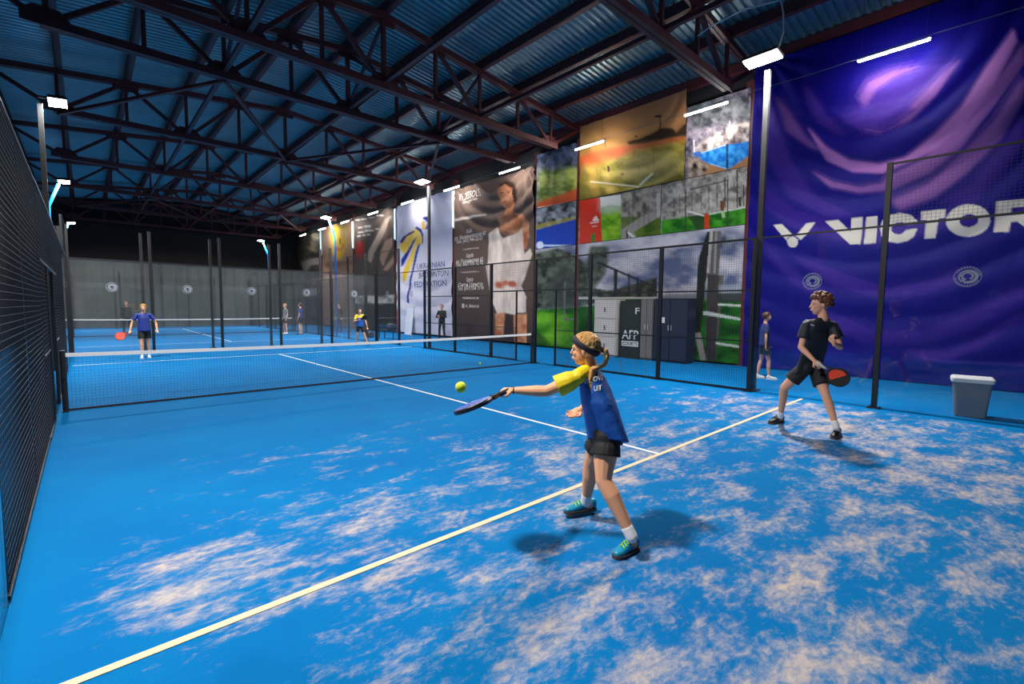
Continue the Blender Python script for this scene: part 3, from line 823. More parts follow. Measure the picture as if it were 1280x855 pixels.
banner('court_photo_banner', 'photograph of a green court with a small red banner post and tall dark posts', yR, yT-.01, zb2, zt2, trees(61, (104, 100, 92), (190, 184, 174)), [
 (E_([(440, 560), (640, 480), (900, 420), (910, 430), (910, 640), (700, 660), (440, 700)]), trees(62, (96, 94, 88), (206, 200, 192)), .8, 3),
 (E_([(438, 710), (700, 670), (910, 640), (910, 750), (700, 785), (438, 805)]), grass(63, (22, 96, 26), (74, 160, 40)), 1),
 (E_([(580, 690), (690, 670), (690, 760), (640, 770)]), C(40, 66, 36), .9, 2),
 (E_([(668, 675), (694, 672), (694, 766), (670, 770)]), C(206, 62, 30)),
 (E_([(580, 655), (668, 680), (668, 688), (580, 665)]), C(226, 226, 220)), (E_([(694, 672), (900, 635), (900, 640), (694, 680)]), C(206, 220, 206)),
 (E_([(752, 605), (776, 602), (774, 650), (770, 665), (755, 660)]), C(120, 70, 40)), (E_([(755, 655), (776, 660), (780, 692), (765, 696)]), C(170, 200, 150)),
 (E_([(850, 585), (866, 583), (866, 632), (852, 634)]), C(60, 54, 50)),
] + [(E_([(x, a), (x+w_, a-2), (x+w_, b), (x, b+2)]), C(52, 54, 52)) for x, a, b, w_ in ((505, 590, 690, 3), (535, 570, 680, 3), (565, 540, 800, 6), (600, 560, 660, 3), (650, 540, 650, 3), (690, 520, 650, 4), (735, 510, 640, 4), (775, 480, 640, 7), (790, 470, 760, 6), (840, 440, 640, 7), (875, 520, 630, 6))]
 + [(E_([(590, 540), (800, 490), (800, 497), (590, 548)]), C(52, 54, 52), .8)], [('v', .6, .02, 16)], 1.0)
r_ = 1221/300.
def R_(pts): return [(660+a/r_, 280+b/r_) for a, b in pts]
def sky2(UV, Y, Z):
    n_ = fbm(UV[:, 0]*.035, UV[:, 1]*.06, 71, 4)[:, None]; k = np.clip((n_-.3)*2.4, 0, 1)
    return C(84, 96, 132)*(1-k)+C(196, 194, 204)*k
def court_low(yb0, yb1, nm, lab):
    return banner(nm, lab, yb0, yb1, .06, 4.01, sky2, [
     (R_([(300, 320), (420, 340), (660, 270), (660, 380), (560, 400), (300, 410)]), trees(72, (26, 34, 26), (70, 78, 70)), 1, 2),
     (R_([(20, 150), (150, 120), (240, 150), (300, 200), (320, 110), (420, 110), (400, 250), (340, 330), (300, 420), (20, 440)]), trees(73, (24, 34, 24), (92, 104, 92)), 1, 3),
     (R_([(90, 310), (190, 200), (270, 260), (270, 420), (100, 420)]), C(54, 62, 58), .7, 4),
     (R_([(690, 360), (860, 350), (1110, 340), (1110, 420), (690, 420)]), C(96, 104, 116), .9, 3),
     (R_([(20, 440), (300, 420), (480, 390), (680, 380), (1100, 390), (1110, 760), (660, 720), (20, 660)]), grass(75, (10, 62, 16), (40, 120, 30), .05), 1),
     (R_([(20, 440), (260, 460), (250, 620), (20, 600)]), grass(76, (52, 120, 20), (110, 176, 40), .05), .9, 4),
     (R_([(20, 500), (120, 600), (100, 640), (20, 640)]), C(10, 40, 22), .8, 5),
     (R_([(360, 190), (660, 320), (660, 330), (360, 202)]), C(30, 34, 40)), (R_([(440, 225), (460, 232), (456, 380), (440, 380)]), C(30, 34, 40)), (R_([(512, 250), (522, 255), (522, 370), (512, 370)]), C(30, 34, 40)), (R_([(556, 270), (566, 275), (566, 365), (556, 365)]), C(30, 34, 40)),
     (R_([(930, 40), (960, 36), (985, 36), (975, 260), (1000, 260), (960, 690), (905, 690), (915, 260), (880, 250), (900, 130)]), C(92, 90, 88), 1),
     (R_([(915, 40), (935, 40), (880, 560), (850, 560), (870, 180)]), C(30, 34, 32)), (R_([(915, 255), (978, 262), (960, 700), (908, 695)]), C(62, 58, 58)),
     (R_([(930, 36), (945, 36), (925, 250), (912, 250)]), C(176, 172, 168)), (R_([(958, 36), (966, 36), (956, 250), (948, 250)]), C(160, 158, 156)),
     (R_([(850, 555), (880, 550), (910, 690), (880, 695)]), C(150, 146, 142)),
     (R_([(970, 60), (1080, 40), (1080, 80), (1020, 130), (975, 110)]), trees(78, (40, 52, 44), (150, 156, 170)), .7, 4),
     (R_([(975, 310), (1110, 300), (1110, 350), (975, 350)]), C(150, 158, 170), .8, 3), (R_([(970, 350), (1110, 350), (1110, 400), (970, 400)]), C(40, 46, 44), .8, 2),
     (R_([(970, 404), (1105, 412), (1105, 422), (970, 414)]), C(206, 214, 206)), (R_([(895, 445), (920, 445), (1100, 482), (1100, 492), (895, 462)]), C(206, 214, 206)), (R_([(960, 600), (1100, 622), (1100, 632), (960, 612)]), C(206, 214, 206)),
     (R_([(260, 372), (660, 372), (660, 380), (260, 382)]), C(200, 206, 200), .8),
     (R_([(190, 290), (196, 290), (192, 490), (186, 490)]), C(120, 124, 124)), (R_([(190, 480), (250, 480), (250, 490), (190, 490)]), C(100, 110, 104)),
    ], [('v', .9, .02, 17)], 1.2)
court_low(yR, yL, 'court_photo_banner', 'large photograph of a glass court and cloudy sky hanging down to the floor')
# narrow strip between the two close columns
yl0, yl1 = 2.02, 4.14
n_ = 1244/320.
def N_(pts): return [(640+a/n_, 110+b/n_) for a, b in pts]
banner('court_photo_banner', 'narrow photograph of grass with an orange band and dark trees above', yl0, yl1, onx(700, 255.5, XW)[2]+.01, 7.8, trees(81, (28, 34, 40), (110, 122, 150)), [
 (N_([(130, 400), (330, 380), (335, 520), (130, 585)]), grass(82, (76, 100, 28), (170, 180, 90)), 1, 5),
 (N_([(130, 555), (330, 485), (335, 545), (130, 600)]), C(206, 84, 40), .95, 3), (N_([(130, 582), (330, 548), (333, 560), (130, 604)]), C(220, 210, 200))],
 [('v', .35, .03, 18), ('ray', 3.1, 8.2, 16, .05, 1.6, 3)], 1.0)
banner('court_photo_banner', 'narrow photograph of a plain blue court below the orange band', yl0, yl1, 4.03, onx(700, 255.5, XW)[2]-.01, trees(84, (40, 46, 44), (176, 184, 196)), [
 (N_([(120, 690), (330, 630), (335, 780), (120, 800)]), C(12, 64, 176)), (N_([(120, 665), (330, 620), (330, 634), (120, 690)]), C(170, 160, 60), .7, 2),
 (N_([(150, 762), (330, 764), (330, 772), (150, 770)]), C(190, 214, 240)), (ellpoly(640+140/n_, 110+765/n_, 4.5, 5), C(206, 220, 240))],
 [('v', .35, .02, 19)], 1.0)
court_low(yl0, yl1, 'court_photo_banner', 'narrow photograph of dark trees over sunlit grass hanging down to the floor')

# ---- brown banner with a figure in a white dress
b_s = 428/120.
def B_(pts): return [(560+a/b_s, 200+b/b_s) for a, b in pts]
SK = (178, 122, 92)
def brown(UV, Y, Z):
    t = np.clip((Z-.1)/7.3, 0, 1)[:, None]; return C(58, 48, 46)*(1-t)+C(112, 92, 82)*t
def skin_tone(seed): 
    def f(UV, Y, Z):
        k = np.clip((fbm(UV[:, 0]*.12, UV[:, 1]*.12, seed)-.3)*2.2, 0, 1)[:, None]
        return C(150, 88, 58)*(1-k)+C(204, 146, 110)*k
    return f
def lace(UV, Y, Z):
    k = np.clip((fbm(UV[:, 0]*.16, UV[:, 1]*.05, 93)-.5)*1.6+.5, 0, 1)[:, None]
    return C(172, 156, 148)*(1-k)+C(222, 208, 198)*k
brs = [
 (B_([(228, 110), (262, 92), (300, 100), (318, 140), (312, 200), (290, 215), (285, 140), (240, 130)]), C(50, 34, 28), 1, 2.5),
 (B_([(232, 125), (262, 108), (292, 128), (298, 175), (284, 205), (262, 215), (240, 195), (230, 160)]), skin_tone(90), 1),
 (B_([(262, 195), (298, 185), (302, 235), (345, 245), (366, 275), (368, 340), (350, 380), (320, 330), (230, 310), (240, 260), (262, 235)]), skin_tone(91), 1),
 (B_([(345, 250), (368, 285), (366, 350), (352, 400), (330, 380), (335, 300)]), skin_tone(92), 1),
 (B_([(190, 330), (225, 300), (250, 350), (300, 330), (335, 300), (345, 420), (372, 395), (378, 420), (350, 520), (330, 560), (352, 610), (350, 680), (310, 680), (300, 690), (250, 680), (225, 690), (195, 620), (178, 500), (182, 400)]), lace, 1),
 (B_([(232, 250), (300, 240), (322, 315), (280, 335), (250, 330), (240, 300)]), skin_tone(94), .6, 3),
 (B_([(170, 470), (192, 480), (205, 600), (195, 610)]), lace, .9),
 (ellpoly(560+232/b_s, 200+556/b_s, 5.5, 4.2, .3), C(164, 86, 62), 1, 2.2), (ellpoly(560+258/b_s, 200+548/b_s, 4.5, 3.4, -.3), C(178, 100, 74), 1, 2.2), (ellpoly(560+290/b_s, 200+552/b_s, 6, 4, .2), C(160, 80, 58), 1, 2.2),
 (B_([(212, 685), (258, 680), (250, 790), (212, 780)]), skin_tone(95), 1), (B_([(295, 690), (355, 685), (352, 830), (298, 815)]), skin_tone(96), 1),
 (B_([(262, 690), (296, 690), (296, 812), (252, 792)]), C(46, 36, 36), .9),
 (B_([(36, 262), (172, 240), (172, 248), (36, 275)]), C(226, 216, 206), .8), (B_([(70, 398), (142, 390), (142, 393), (70, 401)]), C(200, 190, 184)), (B_([(60, 500), (140, 496), (140, 499), (60, 503)]), C(200, 190, 184)),
 (B_([(66, 642), (76, 640), (76, 658), (66, 660)]), C(214, 206, 200)),
 (B_([(240, 148), (256, 144), (256, 148), (240, 152)]), C(60, 34, 26)), (B_([(268, 142), (284, 142), (284, 146), (268, 146)]), C(60, 34, 26)), (B_([(250, 188), (268, 185), (268, 190), (252, 193)]), C(140, 50, 44)),
]
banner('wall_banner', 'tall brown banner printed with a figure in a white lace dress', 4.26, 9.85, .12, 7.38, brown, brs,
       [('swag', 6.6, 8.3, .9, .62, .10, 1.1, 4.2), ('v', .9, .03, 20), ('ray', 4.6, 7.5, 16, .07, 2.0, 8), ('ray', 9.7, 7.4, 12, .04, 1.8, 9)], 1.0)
BB = BANNERS['wall_banner']
TXTM = mat('pale_print', rgb(214, 206, 200), .6, 0, .04, 10)
BBn = BB
def btx(t_, a, b, h, a2=None): banner_text(BBn, t_, 560+a/b_s, 200+b/b_s, h, TXTM, None if a2 is None else 560+a2/b_s, bold=.008)
btx('VI.DESSOUS', 58, 185, 9, 150); btx('lingerie', 75, 196, 4, 140)
btx('Київ', 88, 328, 5, 116); btx('ул. Васильковская 82', 34, 358, 4.5, 176); btx('Тел. (067) 946-22-57', 40, 374, 4.5, 160)
btx('Харків', 84, 436, 5, 118); btx('ул. Пушкинская 62', 40, 462, 4.5, 160); btx('Тел. (067) 975 12 92', 40, 476, 4.5, 160)
btx('Одеса', 86, 542, 5, 116); btx('Сити Центр', 50, 565, 4.5, 158); btx('Тел. (067) 924 71 41', 48, 581, 4.5, 162)
btx('videssous.ua', 70, 620, 3.5, 140); btx('vi_dessous', 82, 657, 4.5, 142)

# ---- white banner with a blue and yellow striped figure
w_s = 428/80.
def W_(pts): return [(490+a/w_s, 260+b/w_s) for a, b in pts]
BL = C(24, 44, 132); YE = C(216, 176, 40)
banner('wall_banner', 'tall white banner with a blue and yellow feathered figure', 10.08, 15.72, .12, 7.5, lambda UV, Y, Z: np.tile(C(196, 196, 214), (len(Y), 1)), [
 (W_([(155, 140), (185, 135), (210, 175), (215, 230), (195, 250), (180, 240), (140, 380), (100, 490), (75, 490), (90, 400), (150, 250), (170, 200), (100, 330), (80, 300), (60, 290), (50, 250), (100, 180)]), lambda UV, Y, Z: C(220, 200, 120)+(YE-C(220, 200, 120))*np.clip((fbm(UV[:, 0]*.3, UV[:, 1]*.12, 6)-.2)*2, 0, 1)[:, None], .95),
 (W_([(200, 95), (222, 85), (230, 140), (205, 150)]), YE),
 (W_([(205, 70), (235, 55), (258, 75), (262, 110), (245, 140), (228, 145), (240, 100), (225, 78)]), BL),
 (W_([(158, 132), (175, 125), (200, 145), (216, 180), (212, 235), (202, 250), (204, 200), (190, 160)]), BL),
 (W_([(55, 230), (80, 190), (150, 150), (160, 158), (100, 195), (72, 235)]), C(50, 40, 120)),
 (W_([(66, 395), (70, 340), (110, 280), (145, 220), (175, 190), (160, 225), (120, 300), (82, 380)]), BL),
 (W_([(104, 630), (115, 560), (140, 420), (165, 290), (184, 235), (190, 245), (175, 310), (150, 430), (128, 560), (120, 638)]), BL),
 (W_([(80, 430), (110, 350), (125, 330), (115, 400), (95, 490), (78, 485)]), YE),
], [('v', .5, .03, 22), ('ray', 13, 8.6, 22, .09, 2.2, 11), ('swag', 12.6, 7.0, .8, .9, .06, 3.2, 7)], 1.0)
WB = BANNERS['wall_banner']
BTX = mat('navy_print', rgb(40, 52, 116), .6, 0, .04, 10)
for t_, a, b, a2 in (('UKRAINIAN', 172, 412, 360), ('BADMINTON', 188, 470, 386), ('FEDERATION', 160, 532, 372)):
    banner_text(WB, t_, 490+a/w_s, 260+b/w_s, 7.5, BTX, 490+a2/w_s, bold=-.006)

# ---- dark banner with pale curved shapes, yellow banner and dark green banner further on
def D_(pts): return [(420+a/w_s, 260+b/w_s) for a, b in pts]
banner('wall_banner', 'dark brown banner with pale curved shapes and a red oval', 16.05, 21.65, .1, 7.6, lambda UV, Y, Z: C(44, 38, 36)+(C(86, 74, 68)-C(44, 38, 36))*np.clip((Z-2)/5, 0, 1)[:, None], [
 (D_([(325, 100), (340, 70), (375, 50), (350, 110), (270, 290), (240, 370), (220, 350), (220, 290)]), C(166, 148, 132), 1, 2), (D_([(330, 230), (375, 195), (380, 240), (320, 390), (296, 350), (300, 290)]), C(160, 130, 110), 1, 2), (D_([(350, 370), (388, 320), (388, 370), (345, 420), (322, 415)]), C(150, 120, 104), 1, 2),
 (ellpoly(420+165/w_s, 260+280/w_s, 5.5, 11.5), C(150, 36, 34)),
 (D_([(120, 440), (400, 440), (400, 580), (120, 580)]), C(52, 52, 52), .8, 2), (D_([(130, 590), (390, 580), (390, 640), (130, 640)]), trees(97, (70, 72, 74), (190, 190, 190)), .8, 2), (D_([(130, 640), (390, 640), (390, 820), (130, 820)]), C(40, 44, 46), .8, 2),
] + [(D_([(x, y), (x+k, y-3), (x+k, y+6), (x, y+9)]), C(196, 192, 188)) for x, y, k in ((135, 78, 30), (172, 72, 40), (220, 62, 44), (272, 48, 50), (150, 128, 30), (190, 120, 50), (150, 160, 40), (198, 150, 60), (264, 138, 24), (145, 185, 26), (180, 180, 24), (214, 176, 20))],
 [('v', .8, .04, 24), ('ray', 16.4, 7.9, 14, .08, 2.4, 12)], 1.0)
f_s = 588/110.
def F_(pts): return [(340+a/f_s, 270+b/f_s) for a, b in pts]
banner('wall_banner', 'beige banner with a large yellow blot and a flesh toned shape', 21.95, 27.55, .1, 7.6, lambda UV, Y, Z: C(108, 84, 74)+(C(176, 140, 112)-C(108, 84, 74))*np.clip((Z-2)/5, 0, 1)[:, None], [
 (F_([(395, 70), (440, 60), (510, 60), (508, 180), (480, 260), (440, 290), (405, 240), (398, 150)]), C(226, 178, 26), 1, 4),
 (F_([(430, 200), (460, 215), (485, 170), (488, 200), (465, 240), (432, 230)]), C(206, 130, 90), 1, 2), (F_([(455, 150), (462, 150), (462, 190), (455, 190)]), C(80, 50, 30), 1), (F_([(425, 170), (432, 165), (436, 190), (428, 195)]), C(90, 56, 36), 1),
 (F_([(360, 310), (540, 290), (540, 320), (360, 345)]), C(70, 50, 46), .7, 3), (F_([(360, 400), (540, 380), (540, 400), (360, 420)]), C(200, 170, 150), .5, 3), (F_([(395, 330), (500, 320), (500, 370), (400, 380)]), C(60, 44, 40), .5, 4)],
 [('v', .7, .03, 26)], 1.0)
banner('wall_banner', 'dark green and brown banner with a pale tapering triangle', 27.95, 33.4, .1, 7.4, trees(99, (22, 26, 24), (92, 84, 66)), [
 (F_([(195, 305), (330, 275), (330, 320), (260, 330), (240, 380), (215, 370)]), C(150, 140, 130), 1, 2), (F_([(170, 380), (330, 330), (330, 800), (170, 800)]), C(44, 44, 44), .7, 4), (F_([(205, 490), (320, 480), (320, 530), (205, 540)]), C(120, 122, 124), .9, 2)],
 [('v', .7, .04, 28)], 1.0)

# ---- charcoal curtain across the far end
cv = MB(); nx = 160; vs_ = []; fs_ = []
for j, z in enumerate((0.02, 1.5, 3.0, 4.42)):
    for i in range(nx+1):
        x = -1.55+15.7*i/nx
        vs_.append((x, 31.35+.05*math.sin(i*1.1)+.04*math.sin(i*.37+j), z))
for j in range(3):
    for i in range(nx): a = j*(nx+1)+i; fs_.append((a, a+1, a+nx+2, a+nx+1))
cv.add(vs_, fs_)
cu_t = thing('end_curtain', 'long charcoal curtain hung across the far end of the hall', 'curtain', (0, 31.35, 0))
cu_m = cv.mesh('cloth', True); 
for vtx in cu_m.vertices: vtx.co.y -= 31.35
link('cloth', cu_m, CURTAIN, cu_t)
b_ = MB(); b_.tube([(-1.6, 0, 4.46), (14.2, 0, 4.46)], .03, 8); b_.build('curtain_rail', BLACK, cu_t)

# ================================================================== PEOPLE
def vv(a): return Vector(tuple(float(x) for x in a))
class View:
    """frame facing the camera at a ground point: joints are given as photo pixel + depth offset"""
    def __init__(s, x, y):
        s.P = np.array([x, y, 0.0]); d = s.P-CAM; d[2] = 0; d /= np.linalg.norm(d); s.F = d; s.R = np.array([d[1], -d[0], 0])
    def J(s, u, v, b=0.0):
        d = ray(u, v); t = ((s.P-CAM)@s.F+b)/(d@s.F); return vv(CAM+t*d)
    def dir(s, a, b, z): return (vv(s.R)*a+vv(s.F)*b+Vector((0, 0, z))).normalized()

def frame(fwd, up):
    f = fwd.normalized(); r = f.cross(up).normalized(); u = r.cross(f).normalized(); return r, f, u
def hand_shape(mb, wrist, d, nrm, s, curl, thumb_side):
    """palm, four jointed fingers of unequal length and a thumb from the side of the palm.
       d: along the hand, nrm: palm side (fingers curl that way)"""
    d = d.normalized(); side = d.cross(nrm).normalized(); nrm = side.cross(d).normalized()
    pw, pl, pt = .036*s, .075*s, .013*s
    c = wrist+d*pl*.55
    mb.ell(c, (d*pl*.62, side*pw, nrm*pt), 12, 8)
    mb.capsule(wrist-d*.02*s, wrist+d*pl*.3, .021*s, .022*s, 10)
    for i, (off, ln) in enumerate(((-.027, .066), (-.009, .074), (.009, .069), (.026, .055))):
        p = wrist+d*pl*(.93-.05*abs(i-1.3))+side*off*s; a = 0.0; r = .0088*s
        for k, f in enumerate((.45, .32, .25)):
            a += curl*(0.75 if k == 0 else 1.0)
            q = p+(d*math.cos(a)+nrm*math.sin(a)+side*off*.9*(1-min(1, curl)))*ln*f*s
            mb.capsule(p, q, r, r*.9, 8); p = q; r *= .9
    p = wrist+d*pl*.25+side*thumb_side*pw*.75
    q = p+(d*.6+side*thumb_side*.7+nrm*.35).normalized()*.036*s
    e = q+(d*.75+nrm*(.3+.5*curl)+side*thumb_side*(.1-.5*min(1, curl))).normalized()*.03*s
    mb.capsule(p, q, .0125*s, .0105*s, 8); mb.capsule(q, e, .0105*s, .008*s, 8)

def shoe(parent, heel, toe, s, mt, sole, lace=None, voxel=.006):
    """heel, toe: ground points under the ends of the sole"""
    d = (toe-heel); L_ = d.length; d.normalize(); up = Vector((0, 0, 1)); sd = d.cross(up).normalized(); up = sd.cross(d).normalized()
    if up.z < 0: up = -up
    mb = MB(); rings = []
    for t, w_, h in ((0, .022, .075), (.06, .032, .085), (.25, .035, .088), (.42, .038, .08), (.6, .045, .062), (.8, .046, .046), (.94, .034, .036), (1.0, .016, .026)):
        c = heel+d*L_*t+up*.018*s; ring = []
        for k in range(12):
            a = 2*math.pi*k/12; y = math.sin(a)
            ring.append(c+sd*w_*s*math.cos(a)*(1 if y < 0 else .86)+up*(h*s*.5*(y+1)))
        rings.append(ring)
    mb.loft(rings)
    u_ = link('shoe', remesh(mb, 'shoe', voxel, 3), mt, parent)
    mb = MB(); rings = []
    for t, w_ in ((-.01, .02), (.05, .034), (.3, .038), (.6, .047), (.8, .048), (.95, .036), (1.015, .016)):
        c = heel+d*L_*t; rings.append([c+sd*w_*s, c+sd*w_*s+up*.026*s, c-sd*w_*s+up*.026*s, c-sd*w_*s])
    mb.loft(rings); mb.build('sole', sole, u_)
    if lace is not None:
        mb = MB()
        for k in range(4):
            c = heel+d*L_*(.42+.09*k)+up*(.108-.009*k-.004)*s
            mb.tube([c-sd*.024*s-up*.012*s, c+up*.006*s, c+sd*.024*s-up*.012*s], .005*s, 6)
        mb.build('laces', lace, u_)
    return u_

def person(label, J, sc=1.0, voxel=.006, skin=None, hair=None, hairstyle='short', shirt=None, sleeve=None, shorts=None, sock=None, shoes=None, sole=None, lace=None,
           long_legs=False, long_arms=False, handcurl=(.5, .5), palms=(None, None), headband=None, girl=False, base=(0, 0, 0), leg_r=1.0, group=None, shirt_lo=.0, tw=1.0, hs=1.0, sr=1.0, arm_r=1.0):
    """J: joints in world space. builds one continuous body with clothing as parts"""
    t = thing('person', label, 'person', (0, 0, 0), group)
    O = Vector(base); t.location = O
    J = {k: (v if k in ('face', 'headup', 'chest', 'handL', 'handR', 'short') else [q-O for q in v] if isinstance(v, list) else v-O) for k, v in J.items()}
    s = sc
    hr, hf, hu = frame(J['face'], J.get('headup', Vector((0, 0, 1))))
    H = J['head']                                     # centre of the skull
    s_h = s*hs
    def hp(x, y, z): return H+hr*x*s_h+hf*y*s_h+hu*z*s_h
    def hv(x, y, z): return hr*x*s_h+hf*y*s_h+hu*z*s_h
    across = (J['shR']-J['shL']); chest = J['chest']
    # ---- body
    mb = MB()
    mb.ell(hp(0, -.012, .03), (hv(.073, 0, 0), hv(0, .093, 0), hv(0, 0, .088)), 18, 12)
    mb.ell(hp(0, .028, -.035), (hv(.056, 0, 0), hv(0, .058, 0), hv(0, 0, .075)), 16, 10)
    mb.ell(hp(0, .050, -.088), (hv(.026, 0, 0), hv(0, .024, 0), hv(0, 0, .020)), 10, 8)
    mb.ell(hp(0, .072, .022), (hv(.05, 0, 0), hv(0, .014, 0), hv(0, 0, .02)), 12, 8)
    mb.capsule(hp(0, .082, .012), hp(0, .100, -.022), .008*s, .0105*s, 8)
    mb.ell(hp(0, .088, -.055), (hv(.024, 0, 0), hv(0, .010, 0), hv(0, 0, .012)), 10, 6)
    for sx in (-1, 1):
        mb.ell(hp(sx*.076, -.012, -.006), (hv(.010, 0, 0), hv(0, .018, 0), hv(0, 0, .030)), 8, 6)
        mb.ell(hp(sx*.036, .062, -.022), (hv(.02, 0, 0), hv(0, .016, 0), hv(0, 0, .02)), 8, 6)
    neck = J['neck']
    mb.capsule(hp(0, -.02, -.05), neck, .048*s, .055*s, 14)
    # trunk
    pel = J['pelvis']; up_t = (neck-pel).normalized(); ac = across.normalized(); fr = chest.normalized()
    ac_h = (J['hipR']-J['hipL']).normalized()
    shw = across.length/2
    def ring(c, a, b, rx, ry, n_=18): return [c+a*math.cos(2*math.pi*k/n_)*rx+b*math.sin(2*math.pi*k/n_)*ry for k in range(n_)]
    spine = [pel, pel.lerp(neck, .3), pel.lerp(neck, .62), pel.lerp(neck, .85), neck]
    mid = spine
    rad = [(.105, .07), (.095, .065), (.11, .075), (.1, .06), (.05, .045)]
    mb.loft([ring(p_, ac_h.lerp(ac, min(1, i*.4)).normalized(), fr, a*s, b*s) for i, (p_, (a, b)) in enumerate(zip(mid, rad))])
    mb.ell(pel, (ac_h*.105*s, fr*.07*s, up_t*.08*s))
    for S in 'LR':
        sh, el, wr = J['sh'+S], J['el'+S], J['wr'+S]
        mb.capsule(neck.lerp(sh, .35)-up_t*.02*s, sh, .045*s, .047*s)
        ar = arm_r
        mb.capsule(sh, el, .044*s*ar, .033*s*ar)
        mdl = el.lerp(wr, .3); mb.capsule(el, mdl, .034*s*ar, .035*s*ar); mb.capsule(mdl, wr, .035*s*ar, .022*s*(1+(ar-1)*.6))
        k = 0 if S == 'L' else 1
        dv = J.get('hand'+S) or (wr-el).normalized()
        nm = palms[k] if palms[k] is not None else (fr if abs(dv.dot(fr)) < .8 else Vector((0, 0, -1)))
        hand_shape(mb, wr, dv, nm, s*1.05, handcurl[k], 1 if S == 'L' else -1)
        hi, kn, an = J['hip'+S], J['kn'+S], J['an'+S]
        lr = leg_r
        mb.capsule(hi, hi.lerp(kn, .4), .074*s*min(lr, 1.0), .072*s*lr); mb.capsule(hi.lerp(kn, .4), kn, .072*s*lr, .047*s*lr)
        mdl = kn.lerp(an, .3)-fr*.006; mb.capsule(kn, mdl, .047*s*lr, .05*s*lr); mb.capsule(mdl, an, .05*s*lr, .031*s*lr)
        heel, toe = J['heel'+S], J['toe'+S]
        mb.capsule(an, heel.lerp(toe, .2)+Vector((0, 0, .04*s)), .032*s, .03*s); mb.capsule(heel.lerp(toe, .2)+Vector((0, 0, .04*s)), heel.lerp(toe, .8)+Vector((0, 0, .03*s)), .03*s, .022*s)
    body = link('body', remesh(mb, 'body', voxel, 3), skin, t)
    # ---- face
    for sx in (-1, 1):
        e = MB(); e.ell(hp(sx*.031, .080, .004), (hv(.0135, 0, 0), hv(0, .008, 0), hv(0, 0, .0075)), 10, 6); eo = e.build('eye', EYEW, body, True)
        e = MB(); e.ell(hp(sx*.031, .0865, .004), (hv(.006, 0, 0), hv(0, .003, 0), hv(0, 0, .006)), 8, 6); e.build('iris', EYED, eo, True)
        e = MB(); e.tube([hp(sx*.014, .0845, .022), hp(sx*.032, .081, .028), hp(sx*.048, .066, .022)], [.002*s, .003*s, .0015*s], 6); e.build('eyebrow', hair, body, True)
    e = MB(); e.tube([hp(-.02, .087, -.056), hp(0, .0945, -.054), hp(.02, .087, -.056)], [.002*s, .0045*s, .002*s], 6); e.build('lips', LIP, body, True)
    # ---- hair
    hb = MB(); rs = random.Random(hash(label) % 1000)
    TAU = .62
    def skull(x, y, z, k=1.0):
        r_ = 1/math.sqrt((x/.073)**2+(y/.093)**2+(z/.088)**2); return hp(x*r_*k, -.012+y*r_*k, .03+z*r_*k)
    if hairstyle == 'curly':
        for k in range(330):
            th = rs.uniform(0, 2*math.pi); ph = math.asin(rs.uniform(-.5, 1))
            x, y, z = math.cos(ph)*math.cos(th), math.cos(ph)*math.sin(th), math.sin(ph)
            if y > .35 and z < .42: continue
            if z < .0 and y > -.15: continue
            hb.ball(skull(x, y, z, 1.10+rs.uniform(0, .20)+.12*max(0, z)), rs.uniform(.012, .020)*s, 8, 6)
        for k in range(260):
            th = rs.uniform(0, 2*math.pi); z = rs.uniform(-.35, 1); q_h = math.sqrt(1-z*z)
            x, y = q_h*math.cos(th), q_h*math.sin(th)
            if (y > .35 and z < .45) or (z < .0 and y > -.1): continue
            hb.ball(skull(x, y, z, 1.08), .02*s, 8, 6)
        vx, sm = voxel*.9, 1
    else:
        vol = 1.05 if girl else 1.14
        for k in range(620):
            th = rs.uniform(0, 2*math.pi); z = rs.uniform(-.75, 1); q_h = math.sqrt(1-z*z); x, y = q_h*math.cos(th), q_h*math.sin(th)
            if girl:
                if -y*math.sin(TAU)+z*math.cos(TAU) < .1 and (y > .12 or z < -.42): continue
            else:
                if (y > .42 and z < .5) or (y > -.05 and z < .0): continue
            hb.ball(skull(x, y, z, vol), .013*s_h, 8, 6)
        vx, sm = voxel, 5
        if girl:
            b0 = hp(0, -.112, .0); hb.ball(b0, .024*s)
            pts = [b0, hp(.0, -.150, -.005), hp(.012, -.158, -.05), hp(.02, -.135, -.105)]+J.get('tail', [])
            rr = [.016*s, .020*s, .018*s, .018*s]+[.026*s, .034*s, .030*s, .012*s][:len(J.get('tail', []))]
            for i in range(len(pts)-1): hb.capsule(pts[i], pts[i+1], rr[i], rr[i+1], 8)
            for dx in (-.026, .024):
                for i in range(2, len(pts)-1): hb.capsule(pts[i]+hr*dx*s*.8, pts[i+1]+hr*dx*s, rr[i]*.55, rr[i+1]*.5, 6)
    link('hair', remesh(hb, 'hair', vx, sm), hair, t)
    if girl:
        e = MB(); e.ball(hp(0, -.128, .0), .022*s); e.build('hair_tie', headband, t, True)
    if headband is not None:
        e = MB(); rings = []; N_h = 36; nrm_ = Vector((0, -math.sin(TAU), math.cos(TAU)))
        for k in range(N_h):
            a = 2*math.pi*k/N_h; ring_ = []
            for off, kk in ((-.24, 1.17), (-.12, 1.23), (.12, 1.25), (.24, 1.20), (.24, 1.0), (-.24, 1.0)):
                v_ = Vector((math.cos(a), math.sin(a)*math.cos(TAU), math.sin(a)*math.sin(TAU)))+nrm_*off; v_.normalize()
                ring_.append(skull(v_.x, v_.y, v_.z, kk))
            rings.append(ring_)
        rings.append(rings[0]); e.loft(rings, False); e.build('headband', headband, t, True)
    # ---- shirt
    mb = MB()
    hem = pel-up_t*(.06+shirt_lo)*s
    spine = [hem, pel.lerp(neck, .2), pel.lerp(neck, .45), pel.lerp(neck, .7), pel.lerp(neck, .9), neck+up_t*.012*s]
